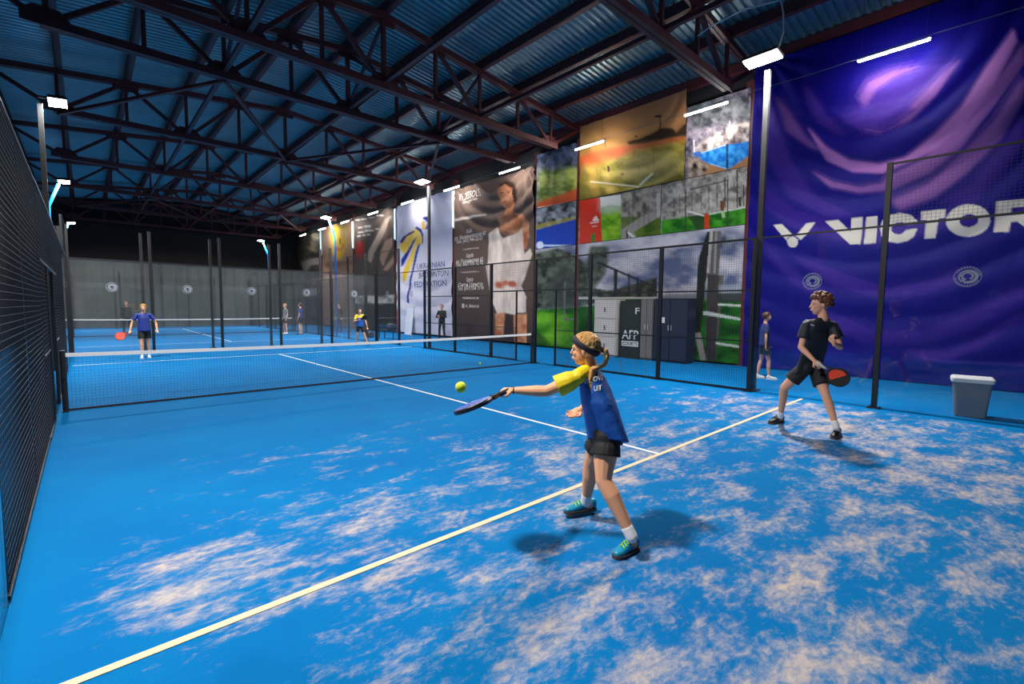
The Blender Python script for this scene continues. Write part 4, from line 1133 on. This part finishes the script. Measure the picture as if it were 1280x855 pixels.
    rad = [(.172*tw, .145*tw), (.162*tw, .135*tw), (.155*tw, .125*tw), (.155, .12), (.125, .09), (.064, .06)]
    mb.loft([ring(p_, ac_h.lerp(ac, min(1, i*.3)).normalized(), fr, a*s, b*s, 24) for i, (p_, (a, b)) in enumerate(zip(spine, rad))])
    for S in 'LR': mb.capsule(neck.lerp(J['sh'+S], .3)-up_t*.035*s, J['sh'+S]-up_t*.005*s, .054*s, .058*s)
    def sleeve_mb(m2, S, to):
        sh, el = J['sh'+S], J['el'+S]; e_ = sh.lerp(el, to); d = (el-sh).normalized(); a = d.cross(fr)
        if a.length < .2: a = d.cross(up_t)
        a.normalize(); b = d.cross(a).normalized()
        m2.ball(sh, .056*s, 14, 10); m2.loft([ring(sh, a, b, .055*s, .055*s, 16), ring(sh.lerp(el, .25), a, b, .060*s*sr, .060*s*sr, 16), ring(e_, a, b, .066*s*sr, .066*s*sr, 16)])
    def long_sleeve(m2, S):
        m2.capsule(J['sh'+S], J['el'+S], .058*s, .046*s); m2.capsule(J['el'+S], J['wr'+S], .046*s, .034*s)
    if sleeve is None:
        for S in 'LR':
            if long_arms: long_sleeve(mb, S)
            else: sleeve_mb(mb, S, .62)
    so = link('shirt', remesh(mb, 'shirt', voxel, 4), shirt, t)
    if sleeve is not None:
        for S in 'LR':
            m2 = MB(); sleeve_mb(m2, S, .66)
            sh = J['sh'+S]
            m2.capsule(neck.lerp(sh, .45)+up_t*.004*s, sh, .055*s, .0615*s)
            link('sleeve', remesh(m2, 'sleeve', voxel, 4), sleeve, so)
    # ---- shorts or trousers
    mb = MB()
    mb.loft([ring(pel+up_t*.07*s, ac_h, fr, .135*s, .105*s, 20), ring(pel, ac_h, fr, .153*s, .122*s, 20), ring(pel-up_t*.085*s, ac_h, fr, .152*s, .12*s, 20)])
    for S in 'LR':
        hi, kn, an = J['hip'+S], J['kn'+S], J['an'+S]; d = (kn-hi).normalized(); a = d.cross(fr).normalized(); b = a.cross(d).normalized()
        if long_legs:
            mb.capsule(hi, kn, .088*s, .064*s); mb.capsule(kn, an, .064*s, .05*s)
        else:
            e_ = hi.lerp(kn, J.get('short', .6))
            lg = max(1.0, leg_r*.95); mb.ball(hi+up_t*.01*s, .094*s*min(lg, 1.08), 14, 10)
            mb.loft([ring(hi-d*.03*s, a, b, .08*s, .088*s, 18), ring(hi.lerp(e_, .5), a, b, .09*s*lg, .092*s*lg, 18), ring(e_, a, b, .094*s*lg, .096*s*lg, 18)])
    link('trousers' if long_legs else 'shorts', remesh(mb, 'shorts', voxel, 3), shorts, t)
    # ---- socks and shoes
    for S in 'LR':
        an, kn = J['an'+S], J['kn'+S]
        if not long_legs:
            mb = MB(); u_ = (kn-an).normalized(); mb.capsule(an-u_*.04*s, an+u_*.022*s, .037*s*max(1, leg_r*.95), .0375*s*max(1, leg_r*.95)); link('sock', remesh(mb, 'sock', voxel, 2), sock, t)
        shoe(t, J['heel'+S], J['toe'+S], s, shoes, sole, lace, voxel)
    return t, so

EYEW = mat('eye_white', rgb(228, 224, 220), .3, 0, .02); EYED = mat('eye_dark', rgb(50, 38, 34), .25, 0, .05); LIP = mat('lip', rgb(196, 120, 102), .5, 0, .05)
SKIN = mat('skin', rgb(228, 164, 124), .55, 0, .06, 12, spec=.35)
SKIN2 = mat('skin_rosy', rgb(216, 158, 130), .55, 0, .06, 12, spec=.35)
BLOND = mat('blond_hair', rgb(196, 146, 80), .45, 0, .55, 55, bump=.9, bscale=110)
BROWNH = mat('brown_hair', rgb(98, 54, 32), .5, 0, .45, 40, bump=.4, bscale=90)
DARKH = mat('dark_hair', rgb(44, 32, 28), .5, 0, .3, 40)
NAVYB = mat('headband_navy', rgb(28, 24, 42), .7, 0, .15, 30)
BLUES = mat('royal_blue_jersey', rgb(6, 76, 158), .6, 0, .12, 14, bump=.5, bscale=14)
YELS = mat('yellow_jersey', rgb(238, 206, 24), .6, 0, .08, 14, bump=.4, bscale=14)
BLK = mat('black_cloth', rgb(22, 21, 23), .75, 0, .25, 14, bump=.5, bscale=16)
NVY = mat('dark_navy_shirt', rgb(12, 22, 34), .65, 0, .25, 14, bump=.5, bscale=12)
NVY2 = mat('navy_shirt', rgb(24, 44, 104), .65, 0, .2, 14)
SOCKW = mat('white_sock', rgb(232, 230, 228), .8, 0, .05, 40)
TEAL = mat('teal_shoe', rgb(12, 134, 168), .4, 0, .15, 30)
LIME = mat('lime_lace', rgb(170, 220, 50), .5, 0, .1, 30)
BSHOE = mat('black_shoe', rgb(24, 24, 26), .5, 0, .3, 30)
SOLEB = mat('dark_sole', rgb(74, 64, 62), .7, 0, .2, 30); SOLEW = mat('white_sole', rgb(206, 206, 206), .6, 0, .1, 30)

def racket(label, butt, tip, nrm, face, rim, grip, s=1.0, art=None):
    """padel racket: teardrop head with a holed face, open throat, wrapped grip; butt -> tip in world space"""
    d = (tip-butt); L_ = d.length; d.normalize(); sd = d.cross(nrm).normalized(); nr = sd.cross(d).normalized()
    t = thing('padel_racket', label, 'racket', butt)
    hw, hc, hl = L_*.285, L_*.685, L_*.315
    def outline(k, off=0.0, ex=0.0):
        a = 2*math.pi*k/40; x = math.cos(a)*(hw-off); y = math.sin(a)*(hl-off)
        if y < 0: x *= 1-.22*(-y/hl)**1.5
        return d*(hc+y)+sd*x
    th = .019*s
    mb = MB(); rings = []
    for k in range(41):
        o0, o1 = outline(k), outline(k, .02*s)
        rings.append([o0+nr*th*.7, o0-nr*th*.7, o1-nr*th, o1+nr*th])
    mb.loft(rings, False); mb.build('rim', rim, t, True)
    mb = MB()
    P = [outline(k, .019*s) for k in range(40)]
    mb.loft([[p_-nr*th*.92 for p_ in P], [p_+nr*th*.92 for p_ in P]]); fo = mb.build('face', face, t)
    mb = MB()
    for sgn in (-1, 1):
        for i in range(-3, 4):
            for j in range(-2, 5):
                x, y = i*.032*s, hc+j*.032*s-.01
                if (x/hw)**2+((y-hc)/hl)**2 > .55: continue
                c = d*y+sd*x+nr*sgn*th*.93
                mb.tube([c-nr*sgn*.001, c+nr*sgn*.0012], .0055*s, 8)
    mb.build('drilled_holes', BLK, fo)['kind'] = 'stuff'
    if art is not None:
        mb = MB()
        for sgn in (-1, 1):
            Q = [outline(k, .03*s) for k in range(40)]; Q = [q for q in Q if (q.dot(sd)*.6+q.dot(d)-hc) < .03]
            c = d*(hc-.02)
            vs = [q*.98+nr*sgn*th*.96 for q in Q]
            mb.add(vs, [tuple(range(len(vs)))] if sgn > 0 else [tuple(range(len(vs)-1, -1, -1))])
        mb.build('colour_panel', art, fo)
    mb = MB()
    for sx in (-1, 1): mb.bar(d*L_*.27+sd*sx*.012*s, d*L_*.40+sd*sx*.05*s, .018*s, th*1.6, nr)
    mb.build('throat', rim, t)
    mb = MB(); mb.tube([d*0, d*.012, d*L_*.28], [.020*s, .016*s, .0155*s], 10)
    for k in range(7): mb.tube([d*(.02+.017*k), d*(.027+.017*k)], .0175*s, 10)
    mb.build('grip', grip, t, True)
    return t

# ---------- the girl striking the ball
g = View(2.95, -7.66); J = g.J
gj = dict(head=J(731, 437.5, -.02), face=g.dir(-1, .22, -.05), headup=g.dir(-.12, 0, 1), neck=J(738, 461, 0), chest=g.dir(-.86, .5, -.1),
 shL=J(722, 472, -.13), elL=J(683, 489, -.17), wrL=J(642, 488, -.17), handL=g.dir(-.95, -.15, .02),
 shR=J(746, 473, .15), elR=J(738, 503, .24), wrR=J(727, 511, .13), handR=g.dir(-.75, -.2, -.45),
 pelvis=J(757, 541, 0), hipL=J(758, 548, -.075), hipR=J(753, 549, .08),
 knL=J(754, 600, -.16), anL=J(786, 664, -.24), heelL=onz(797, 686), toeL=onz(768, 699), short=.42,
 knR=J(738, 581, .16), anR=J(733, 622, .24), heelR=onz(744, 640)+np.array([0, 0, .02]), toeR=onz(706, 647)+np.array([0, 0, .03]))
gj['tail'] = [J(741, 462, -.08), J(738, 474, -.10), J(740, 486, -.11), J(745, 497, -.11)]
for k in ('heelL', 'toeL', 'heelR', 'toeR'): gj[k] = vv(gj[k])
base = (gj['heelL']+gj['heelR'])/2; base.z = 0
girl, gshirt = person('girl in blue and yellow jersey with headband reaching forward to hit the ball', gj, .93, .0048, SKIN, BLOND, 'tied', BLUES, YELS, BLK, SOCKW, TEAL, SOLEB, LIME,
   handcurl=(.95, .45), palms=(g.dir(.1, .3, -1), g.dir(-.2, -.6, .4)), headband=NAVYB, girl=True, base=base, leg_r=1.22, arm_r=1.2, tw=1.2, sr=1.25, hs=1.04)
from mathutils.bvhtree import BVHTree
def cloth_text(obj, txt, u0, v0, u1, hpx, slope, mt, name='lettering'):
    """lettering laid on the surface of a garment; the line runs from (u0, v0) to u1 in photograph pixels"""
    me0 = obj.data; off = obj.parent.location if obj.parent else Vector()
    bv = BVHTree.FromPolygons([tuple(v.co+off) for v in me0.vertices], [tuple(p_.vertices) for p_ in me0.polygons])
    cu = bpy.data.curves.new('t', 'FONT'); cu.body = txt; cu.size = 1; cu.resolution_u = 2; cu.offset = .02
    to = bpy.data.objects.new('t', cu); COL.objects.link(to); dg = bpy.context.evaluated_depsgraph_get(); me = bpy.data.meshes.new_from_object(to.evaluated_get(dg)); bpy.data.objects.remove(to)
    xs = [v.co.x for v in me.vertices]; x0, x1 = min(xs), max(xs); ok = True
    for v in me.vertices:
        u = u0+(v.co.x-x0)/(x1-x0)*(u1-u0); vv_ = v0-v.co.y/.73*hpx+(u-u0)*slope
        d = vv(ray(u, vv_)).normalized(); hit = bv.ray_cast(vv(CAM), d)
        P = hit[0]-d*.004 if hit[0] is not None else vv(CAM)+d*3.2
        v.co = P-off
    me.materials.clear(); me.name = name
    o = link(name, me, mt, obj); o['kind'] = 'stuff'
    return o
cloth_text(gshirt, 'VI', 729, 480.5, 734.5, 6.5, -.22, WHITE); cloth_text(gshirt, 'OVI', 741.5, 477, 753, 6.5, -.22, WHITE); cloth_text(gshirt, 'UIT', 742.5, 489, 752, 7, -.15, WHITE)
ra, rb = J(640, 486, -.16), J(569, 517, -.45); vray = ((ra+rb)/2-vv(CAM)).normalized(); rn = (rb-ra).cross(vray).normalized()
rn = rn if rn.z > 0 else -rn
rk = racket('blue racket held low by the girl', ra, rb, (rn-vray*.12).normalized(), mat('blue_racket_face', rgb(14, 70, 190), .35, 0, .1, 20), mat('dark_racket_rim', rgb(20, 24, 40), .35, 0, .1, 20), BLK, .95)
mb = MB(); c = gj['wrL']; d_ = gj['handL']; a_ = d_.cross(Vector((0, 0, 1))).normalized(); b2_ = d_.cross(a_).normalized(); N_r = 20
rings = []
for k in range(N_r+1):
    an_ = 2*math.pi*k/N_r; o_ = (a_*math.cos(an_)+b2_*math.sin(an_)); cc = c+o_*.024-base
    rings.append([cc+o_*.003, cc+d_*.004, cc-o_*.003, cc-d_*.004])
mb.loft(rings, False); mb.build('wrist_band', BLK, girl)
# tennis ball just off the racket and another on the turf
def ball(label, loc, r=.033):
    t = thing('padel_ball', label, 'ball', loc)
    mb = MB(); mb.ball((0, 0, 0), r, 24, 16); mb.build('felt', mat('yellow_felt', rgb(216, 232, 40), .9, 0, .1, 200, bump=.4, bscale=300), t, True)
    mb = MB(); pts = []
    for k in range(41):
        a = 2*math.pi*k/40; v_ = Vector((math.cos(a)+.3*math.cos(3*a), math.sin(a)-.3*math.sin(3*a), .95*math.sin(2*a))); pts.append(v_.normalized()*r*.995)
    mb.tube(pts, .0016, 5); mb.build('seam', mat('pale_seam', rgb(230, 235, 200), .8), t, True)
ball('yellow ball in the air beside the blue racket', J(576, 484, -.55), .034)
pb = onz(600, 456); ball('yellow ball lying on the turf near the net', (pb[0], pb[1], .0345), .033)

# ---------- the boy waiting with a red racket
b = View(7.33, -7.69); J = b.J
bj = dict(head=J(1025, 381, 0), face=b.dir(-.96, -.25, -.06), neck=J(1029, 398.5, 0), chest=b.dir(-.35, -.93, 0),
 shR=J(1009, 405, -.06), elR=J(1001, 434, -.14), wrR=J(1018, 451, -.24), handR=b.dir(.7, -.2, -.6),
 shL=J(1041, 407, .07), elL=J(1050, 434, -.02), wrL=J(1042, 429, -.22), handL=b.dir(-.35, -.2, .9),
 pelvis=J(1013, 455, 0), hipR=J(1006, 460, -.05), hipL=J(1020, 461, .05), short=.62,
 knR=J(980, 485, -.05), anR=J(976, 517, .16), knL=J(1032, 494, -.12), anL=J(1044, 530, -.22))
bj['heelR'] = vv(onz(983, 527)); bj['toeR'] = vv(onz(957, 531)); bj['heelL'] = vv(onz(1050, 543)); bj['toeL'] = vv(onz(1040, 550))
for S in 'LR':
    h_, t_ = bj['heel'+S], bj['toe'+S]; mdl = (h_+t_)/2; dd = (t_-h_).normalized(); bj['heel'+S] = mdl-dd*.15; bj['toe'+S] = mdl+dd*.15
base = (bj['heelL']+bj['heelR'])/2; base.z = 0
boy, bshirt = person('boy with curly brown hair in dark navy shirt and black shorts, racket lowered', bj, 1.08, .0065, SKIN2, BROWNH, 'curly', NVY, None, BLK, SOCKW, BSHOE, SOLEB, BLK,
   handcurl=(1.15, .95), palms=(b.dir(.3, .3, 0), b.dir(.3, .6, -.6)), base=base, shirt_lo=.06, tw=.92, sr=1.12, hs=1.06)
# white shoulder flash and chest mark
def cloth_patch(obj, quad, mt, name, n=8):
    me0 = obj.data; off = obj.parent.location if obj.parent else Vector()
    bv = BVHTree.FromPolygons([tuple(v.co+off) for v in me0.vertices], [tuple(p_.vertices) for p_ in me0.polygons]); m_ = MB(); vs = []
    for j in range(3):
        for i in range(n+1):
            a, c_ = i/n, j/2; q = [((1-a)*(1-c_)*quad[0][k]+a*(1-c_)*quad[1][k]+a*c_*quad[2][k]+(1-a)*c_*quad[3][k]) for k in (0, 1)]
            d = vv(ray(*q)).normalized(); h_ = bv.ray_cast(vv(CAM), d)
            if h_[0] is None: return None
            vs.append(h_[0]-d*.004-off)
    m_.add(vs, [(j*(n+1)+i, j*(n+1)+i+1, (j+1)*(n+1)+i+1, (j+1)*(n+1)+i) for j in range(2) for i in range(n)])
    return m_.build(name, mt, obj)
GREYP = mat('grey_print', rgb(150, 158, 176), .6)
cloth_patch(bshirt, [(1004, 402), (1011, 400), (1011.5, 402), (1004, 404)], GREYP, 'shoulder_flash'); cloth_patch(bshirt, [(1012, 404.5), (1018, 406.5), (1017.5, 408), (1013, 406)], GREYP, 'chest_mark')
rk2 = racket('red and black racket hanging from the boy with dark shirt', J(1021, 453, -.27), J(1060, 480, -.33), b.dir(-.1, -.97, .2), mat('black_racket_face', rgb(26, 26, 28), .4, 0, .2, 20), BLK, mat('white_grip', rgb(214, 210, 206), .6), 1.0, mat('red_panel', rgb(224, 62, 34), .4, 0, .12, 20))

# ---------- standing figures
def stand(x, y, ang, h, stance=.16, arms=((.05, .0), (.05, .0)), lean=0.0, step=0.0, armpose=None):
    """plain standing joints; ang = heading of the face (0 = +x)"""
    P = Vector((x, y, 0)); f = Vector((math.cos(ang), math.sin(ang), 0)); r = Vector((f.y, -f.x, 0)); z = Vector((0, 0, 1)); k = h/1.75
    def q(a, b_, c): return P+r*a*k+f*(b_+lean*c*.3)*k+z*c*k
    d = dict(head=q(0, .02, 1.635), face=f.copy(), neck=q(0, -.01, 1.46), chest=f.copy(), pelvis=q(0, 0, .95), short=.62)
    for S, sg in (('L', -1), ('R', 1)):
        d['sh'+S] = q(sg*.175, -.01, 1.41); d['el'+S] = q(sg*.225, -.03, 1.12); d['wr'+S] = q(sg*.23, .05, .88)
        d['hip'+S] = q(sg*.085, 0, .91); st = step*sg
        d['kn'+S] = q(sg*(.09+stance*.3), .02+st*.6, .49); d['an'+S] = q(sg*(.09+stance*.5), st-.01, .085)
        d['heel'+S] = q(sg*(.09+stance*.5), st-.07, 0); d['toe'+S] = q(sg*(.1+stance*.55), st+.19, 0)
        for kk in ('heel', 'toe'): d[kk+S].z = 0.0
    if armpose: armpose(d, q)
    return d, P
def fig(label, x, y, ang, h, voxel, **kw):
    ap = kw.pop('armpose', None); st = {k: kw.pop(k) for k in ('stance', 'lean', 'step') if k in kw}
    d, P = stand(x, y, ang, h, armpose=ap, **st)
    return person(label, d, h/1.75*1.0, voxel, base=P, **kw), d
# head turned to the right of the picture, walking behind the fence
vdir = lambda x, y: math.atan2(y-CAM[1], x-CAM[0])
a0 = vdir(12.1, -5.55)
def walk_arm(d, q):
    d['wrL'] = q(-.2, .12, .9); d['wrR'] = q(.2, -.02, .88)
fig('person with dark bob in navy top and shorts walking behind the fence', 12.05, -5.55, a0-1.35, 1.56, .009, skin=SKIN2, hair=mat('dark_brown_hair', rgb(70, 40, 28), .5, 0, .4, 40), hairstyle='short', shirt=NVY2, shorts=BLK, sock=SOCKW, shoes=mat('white_shoe', rgb(226, 226, 226), .5), sole=SOLEW, stance=.0, step=.12, armpose=walk_arm)
# woman beyond the net facing the camera
a1 = vdir(1.6, 8.1)+math.pi
def w_arm(d, q):
    d['elR'] = q(.31, .0, 1.14); d['wrR'] = q(.36, .12, .92); d['elL'] = q(-.31, -.02, 1.14); d['wrL'] = q(-.33, .10, .92)
(fw_, d1) = fig('woman in blue shirt and black shorts running up beyond the near net', 1.6, 8.1, a1, 1.6, .011, skin=SKIN, hair=BLOND, hairstyle='short', shirt=mat('deep_blue_shirt', rgb(22, 44, 128), .6, 0, .15, 12), shorts=BLK, sock=SOCKW, shoes=MATS['white_shoe'], sole=SOLEW, stance=.0, step=.1, armpose=w_arm)
wv = d1['wrR']; fdir = d1['face']; rdir = Vector((fdir.y, -fdir.x, 0))
racket('coral red racket held out by the woman beyond the near net', wv-rdir*.02+Vector((0, 0, -.02)), wv+rdir*.33+Vector((0, 0, -.22))+fdir*.1, fdir+Vector((0, 0, .2)), mat('coral_face', rgb(226, 92, 74), .4, 0, .1, 20), mat('coral_rim', rgb(190, 60, 50), .4), BLK)
# boy in yellow and blue by the back glass
a2 = vdir(8.7, 9.0)+math.pi
def lunge(d, q):
    d['knL'] = q(-.2, .05, .47); d['anL'] = q(-.34, .05, .085); d['heelL'] = q(-.34, -.02, 0); d['toeL'] = q(-.4, .22, 0)
    d['elL'] = q(-.27, .05, 1.12); d['wrL'] = q(-.33, .1, .86); d['elR'] = q(.26, .1, 1.15); d['wrR'] = q(.05, .3, 1.22)
    d['anR'] = q(.16, -.05, .085); d['heelR'] = q(.16, -.12, 0); d['toeR'] = q(.18, .13, 0); d['knR'] = q(.14, .06, .48)
(fy_, d2) = fig('boy in yellow and blue jersey lunging in front of the back glass', 8.72, 8.95, a2, 1.5, .011, skin=SKIN2, hair=DARKH, hairstyle='short', shirt=BLUES, sleeve=YELS, shorts=BLK, sock=SOCKW, shoes=BSHOE, sole=SOLEB, armpose=lunge)
mb = MB(); n2 = d2['neck']-fy_[0].location; p2 = d2['pelvis']-fy_[0].location; u2_ = (n2-p2).normalized(); f2 = d2['face']; r2_ = Vector((f2.y, -f2.x, 0))
def rg(c, a, b_): return [c+r2_*math.cos(2*math.pi*k/20)*a+f2*math.sin(2*math.pi*k/20)*b_ for k in range(20)]
mb.loft([rg(p2.lerp(n2, .55), .128, .100), rg(p2.lerp(n2, .75), .134, .1), rg(p2.lerp(n2, .92), .10, .078), rg(n2, .055, .05)])
link('jersey_yoke', remesh(mb, 'yoke', .011, 3), YELS, fy_[1])
racket('dark racket held across the chest of the boy lunging by the back glass', d2['wrR']-r2_*.03, d2['wrR']-r2_*.32+Vector((0, 0, .16))+f2*.12, f2, mat('black_racket_face', rgb(26, 26, 28)), BLK, BLK)
# person in black before the white banner
a3 = vdir(13.35, 9.75)+math.pi-.5
def folded(d, q):
    d['elL'] = q(-.27, .08, 1.13); d['wrL'] = q(.0, .24, 1.18); d['elR'] = q(.27, .08, 1.13); d['wrR'] = q(.02, .26, 1.12)
fig('person dressed all in black standing with folded arms before the white banner', 13.3, 9.75, a3, 1.72, .013, skin=SKIN2, hair=mat('ginger_hair', rgb(150, 64, 40), .6), hairstyle='short', shirt=BLK, shorts=BLK, shoes=BSHOE, sole=SOLEB, long_legs=True, long_arms=True, armpose=folded, stance=.12)
# players on the far court
def far(label, x, y, h, ang, sh_m, lo_m, hr_m, **kw):
    fig(label, x, y, ang, h, .016, skin=SKIN2, hair=hr_m, hairstyle='short', shirt=sh_m, shorts=lo_m, sock=SOCKW, shoes=MATS['white_shoe'] if kw.get('ws') else BSHOE, sole=SOLEB, stance=.1, long_arms=kw.get('la', False), long_legs=kw.get('ll', False))
CHAR = mat('charcoal_cloth', rgb(46, 46, 50), .8, 0, .2, 10)
far('person in charcoal top behind the far net, before the curtain', 1.9, 22.0, 1.72, vdir(1.9, 22)+2.9, CHAR, BLK, BLOND, la=True, ll=True)
far('person in pale grey top and white shoes on the far court', 8.55, 18.2, 1.7, vdir(8.6, 18)+2.0, mat('grey_cloth', rgb(120, 120, 122), .8), CHAR, BLOND, ws=True)
far('person in navy top and shorts on the far court beside the side fence', 9.1, 17.4, 1.75, vdir(9.1, 17.4)+1.2, NVY2, BLK, DARKH)
far('person in black sportswear outside the far court beside the brown banner', 11.6, 18.2, 1.74, vdir(11, 18)+2.4, BLK, BLK, DARKH, la=True, ll=True)

# ================================================================== SMALL THINGS
# bin with a pale lid behind the glass
pb = (10.42, -9.12)
t = thing('waste_bin', 'grey plastic waste bin with pale lid behind the side glass', 'bin', (pb[0], pb[1], 0), rz=.1)
def rr(cx, cy, w_, d_, z, r=.04, n_=4):
    out = []
    for qx, qy, a0_ in ((1, 1, 0), (-1, 1, 90), (-1, -1, 180), (1, -1, 270)):
        for k in range(n_+1):
            a = math.radians(a0_+90*k/n_); out.append(Vector((cx+qx*(w_/2-r)+r*math.cos(a), cy+qy*(d_/2-r)+r*math.sin(a), z)))
    return out
mb = MB(); mb.loft([rr(0, 0, .27, .33, 0), rr(0, 0, .29, .36, .02), rr(0, 0, .35, .44, .54)]); mb.build('body', mat('grey_plastic', rgb(92, 102, 112), .5, 0, .08, 10), t)
mb = MB(); mb.loft([rr(0, 0, .39, .48, .54), rr(0, 0, .40, .49, .56), rr(0, 0, .40, .49, .60), rr(0, 0, .36, .45, .62)]); mb.build('lid', mat('pale_plastic', rgb(196, 198, 200), .5, 0, .05, 10), t)
# cupboards and board by the court photographs
def cupboard(label, y, wd, dp, h, mt, drawers=0, door=False, tagm=None):
    t = thing('cupboard', label, 'cupboard', (13.35, y, 0))
    mb = MB(); mb.box((dp/2, 0, h/2+.02), (dp, wd, h-.04)); mb.box((dp/2, 0, .01), (dp*.9, wd*.9, .02)); mb.build('body', mt, t)
    if drawers:
        hh = (h-.1)/drawers
        for k in range(drawers):
            mb = MB(); mb.box((-.01, 0, .06+hh*(k+.5)), (.02, wd-.05, hh-.03)); do = mb.build('door', mt, t)
            mb = MB(); mb.bar((-.035, 0, .06+hh*(k+.5)-.08), (-.035, 0, .06+hh*(k+.5)+.08), .016, .016); mb.bar((-.015, 0, .06+hh*(k+.5)), (-.04, 0, .06+hh*(k+.5)), .012, .012); mb.build('handle', BLACK, do)
    if door:
        for sg in (-1, 1):
            mb = MB(); mb.box((-.01, sg*wd/4, h/2+.02), (.02, wd/2-.02, h-.12)); do = mb.build('door', mt, t)
            mb = MB(); mb.bar((-.03, sg*.05, h*.5), (-.03, sg*.05, h*.5+.16), .016, .02); mb.bar((-.012, sg*.05, h*.55), (-.034, sg*.05, h*.55), .012, .012); mb.build('handle', PALE, do)
    if tagm:
        mb = MB(); mb.box((-.024, wd*.25, h*.66), (.006, .2, .17)); mb.build('paper_notice', tagm, t)
    return t
cupboard('white cupboard with three stacked doors by the court photograph', -.02, .9, .5, 1.92, mat('white_cupboard', rgb(206, 198, 192), .55, 0, .05, 6), 3)
cupboard('narrow grey cupboard between the dark board and the navy locker', -1.62, .42, .5, 1.94, mat('grey_cupboard', rgb(112, 108, 106), .55, 0, .05, 6), 0, True)
cupboard('wide navy locker with a white notice by the court photograph', -2.42, 1.1, .5, 1.94, mat('navy_locker', rgb(26, 34, 58), .45, 0, .1, 6), 0, True, WHITE)
t = thing('sign_board', 'dark green standing board with white lettering between the cupboards', 'sign', (13.45, -.95, 0))
mb = MB(); mb.box((0, 0, .95), (.04, .78, 1.86)); mb.box((.03, 0, .02), (.3, .7, .04)); mb.build('panel', mat('dark_green_board', rgb(20, 34, 26), .5, 0, .15, 4), t)
def flat_text(txt, w_, h_, y, z, mt, parent, x=-.024):
    cu = bpy.data.curves.new('t', 'FONT'); cu.body = txt; cu.size = 1; cu.resolution_u = 3; cu.offset = .012; cu.extrude = .002
    to = bpy.data.objects.new('t', cu); COL.objects.link(to); dg = bpy.context.evaluated_depsgraph_get(); me = bpy.data.meshes.new_from_object(to.evaluated_get(dg)); bpy.data.objects.remove(to)
    xs = [v.co.x for v in me.vertices]; ys = [v.co.y for v in me.vertices]; sx = w_/(max(xs)-min(xs)); sy = h_/(max(ys)-min(ys)); x0, y0 = min(xs), min(ys)
    for v in me.vertices: v.co = Vector((x-v.co.z, y+w_/2-(v.co.x-x0)*sx, z+(v.co.y-y0)*sy))
    me.materials.clear(); me.name = 'lettering'
    return link('lettering', me, mt, parent)
flat_text('AFP', .62, .30, -.02, .62, WHITE, t)
mb = MB(); mb.box((-.023, -.02, .475), (.004, .64, .17)); bo = mb.build('name_plate', WHITE, t)
flat_text('COURTS', .56, .11, -.02, .42, mat('dark_green_letters', rgb(20, 40, 30), .6), bo, -.0265)
flat_text('F', .16, .2, -.27, 1.45, WHITE, t)
# leaning white board before the white banner
t = thing('leaning_board', 'plain white board leaning against the foot of the white banner', 'board', (13.9, 14.1, 0))
mb = MB(); Rm = Matrix.Rotation(.12, 3, 'Y'); mb.box(Rm@Vector((0, 0, .82)), (.03, .75, 1.64), Rm); mb.build('panel', mat('white_board', rgb(198, 206, 220), .5, 0, .05, 6), t)
mb = MB(); mb.box(Rm@Vector((-.018, 0, 1.6)), (.01, .75, .05), Rm); mb.build('edge_trim', PALE, t)
# bench with bags outside the fence
t = thing('bench', 'dark bench outside the fence before the brown shapes banner', 'bench', (11.4, 11.6, 0), rz=.1)
for k in range(3):
    mb = MB(); mb.box((-.14+.14*k, 0, .44), (.12, 1.5, .03)); mb.build('slat', BLACK, t)
for sy in (-.6, .6):
    for sx in (-.15, .15):
        mb = MB(); mb.box((sx, sy, .21), (.04, .04, .42)); mb.build('leg', BLACK, t)
def bag(label, loc, col, s=1.0):
    t = thing('sports_bag', label, 'bag', loc)
    mb = MB(); mb.loft([rr(0, 0, .24*s, .44*s, 0, .06), rr(0, 0, .3*s, .5*s, .08*s, .08), rr(0, 0, .28*s, .48*s, .22*s, .08), rr(0, 0, .16*s, .4*s, .3*s, .06)]); mb.build('body', col, t, True)
    mb = MB(); mb.tube([(0, -.14*s, .27*s), (0, -.1*s, .38*s), (0, .1*s, .38*s), (0, .14*s, .27*s)], .012*s, 6); mb.build('handle', BLK, t)
bag('black sports bag resting on the dark bench', (11.4, 11.3, .456), BLK, 1.1)
bag('dark grey sports bag on the floor beside the dark bench', (11.0, 12.9, 0), CHAR, 1.1)
# potted plant at the far corner
t = thing('potted_plant', 'dark leafy potted plant standing by the far net', 'plant', (-.95, 19.6, 0))
mb = MB(); mb.tube([(0, 0, 0), (0, 0, .02), (0, 0, .4), (0, 0, .42)], [.16, .17, .22, .23], 14); mb.build('pot', BLACK, t)
mb = MB(); rsd = random.Random(3)
for k in range(60):
    a = rsd.uniform(0, 6.28); e_ = rsd.uniform(.2, 1.3); L_ = rsd.uniform(.5, 1.1); d_ = Vector((math.cos(a)*math.cos(e_), math.sin(a)*math.cos(e_), math.sin(e_))); s_d = d_.cross(Vector((0, 0, 1))).normalized()*.05
    p0 = Vector((0, 0, .4+rsd.uniform(0, .9))); p1 = p0+d_*L_*.5; p2 = p1+d_*L_*.4-Vector((0, 0, .15))
    mb.add([p0, p1-s_d, p2, p1+s_d], [(0, 1, 2, 3)])
mb.build('foliage', mat('dark_leaf', rgb(24, 40, 28), .5), t)['kind'] = 'stuff'
mb = MB(); mb.tube([(0, 0, .3), (.02, 0, .9), (0, .02, 1.4)], [.03, .025, .012], 7); mb.build('stem', BROWNH, t)
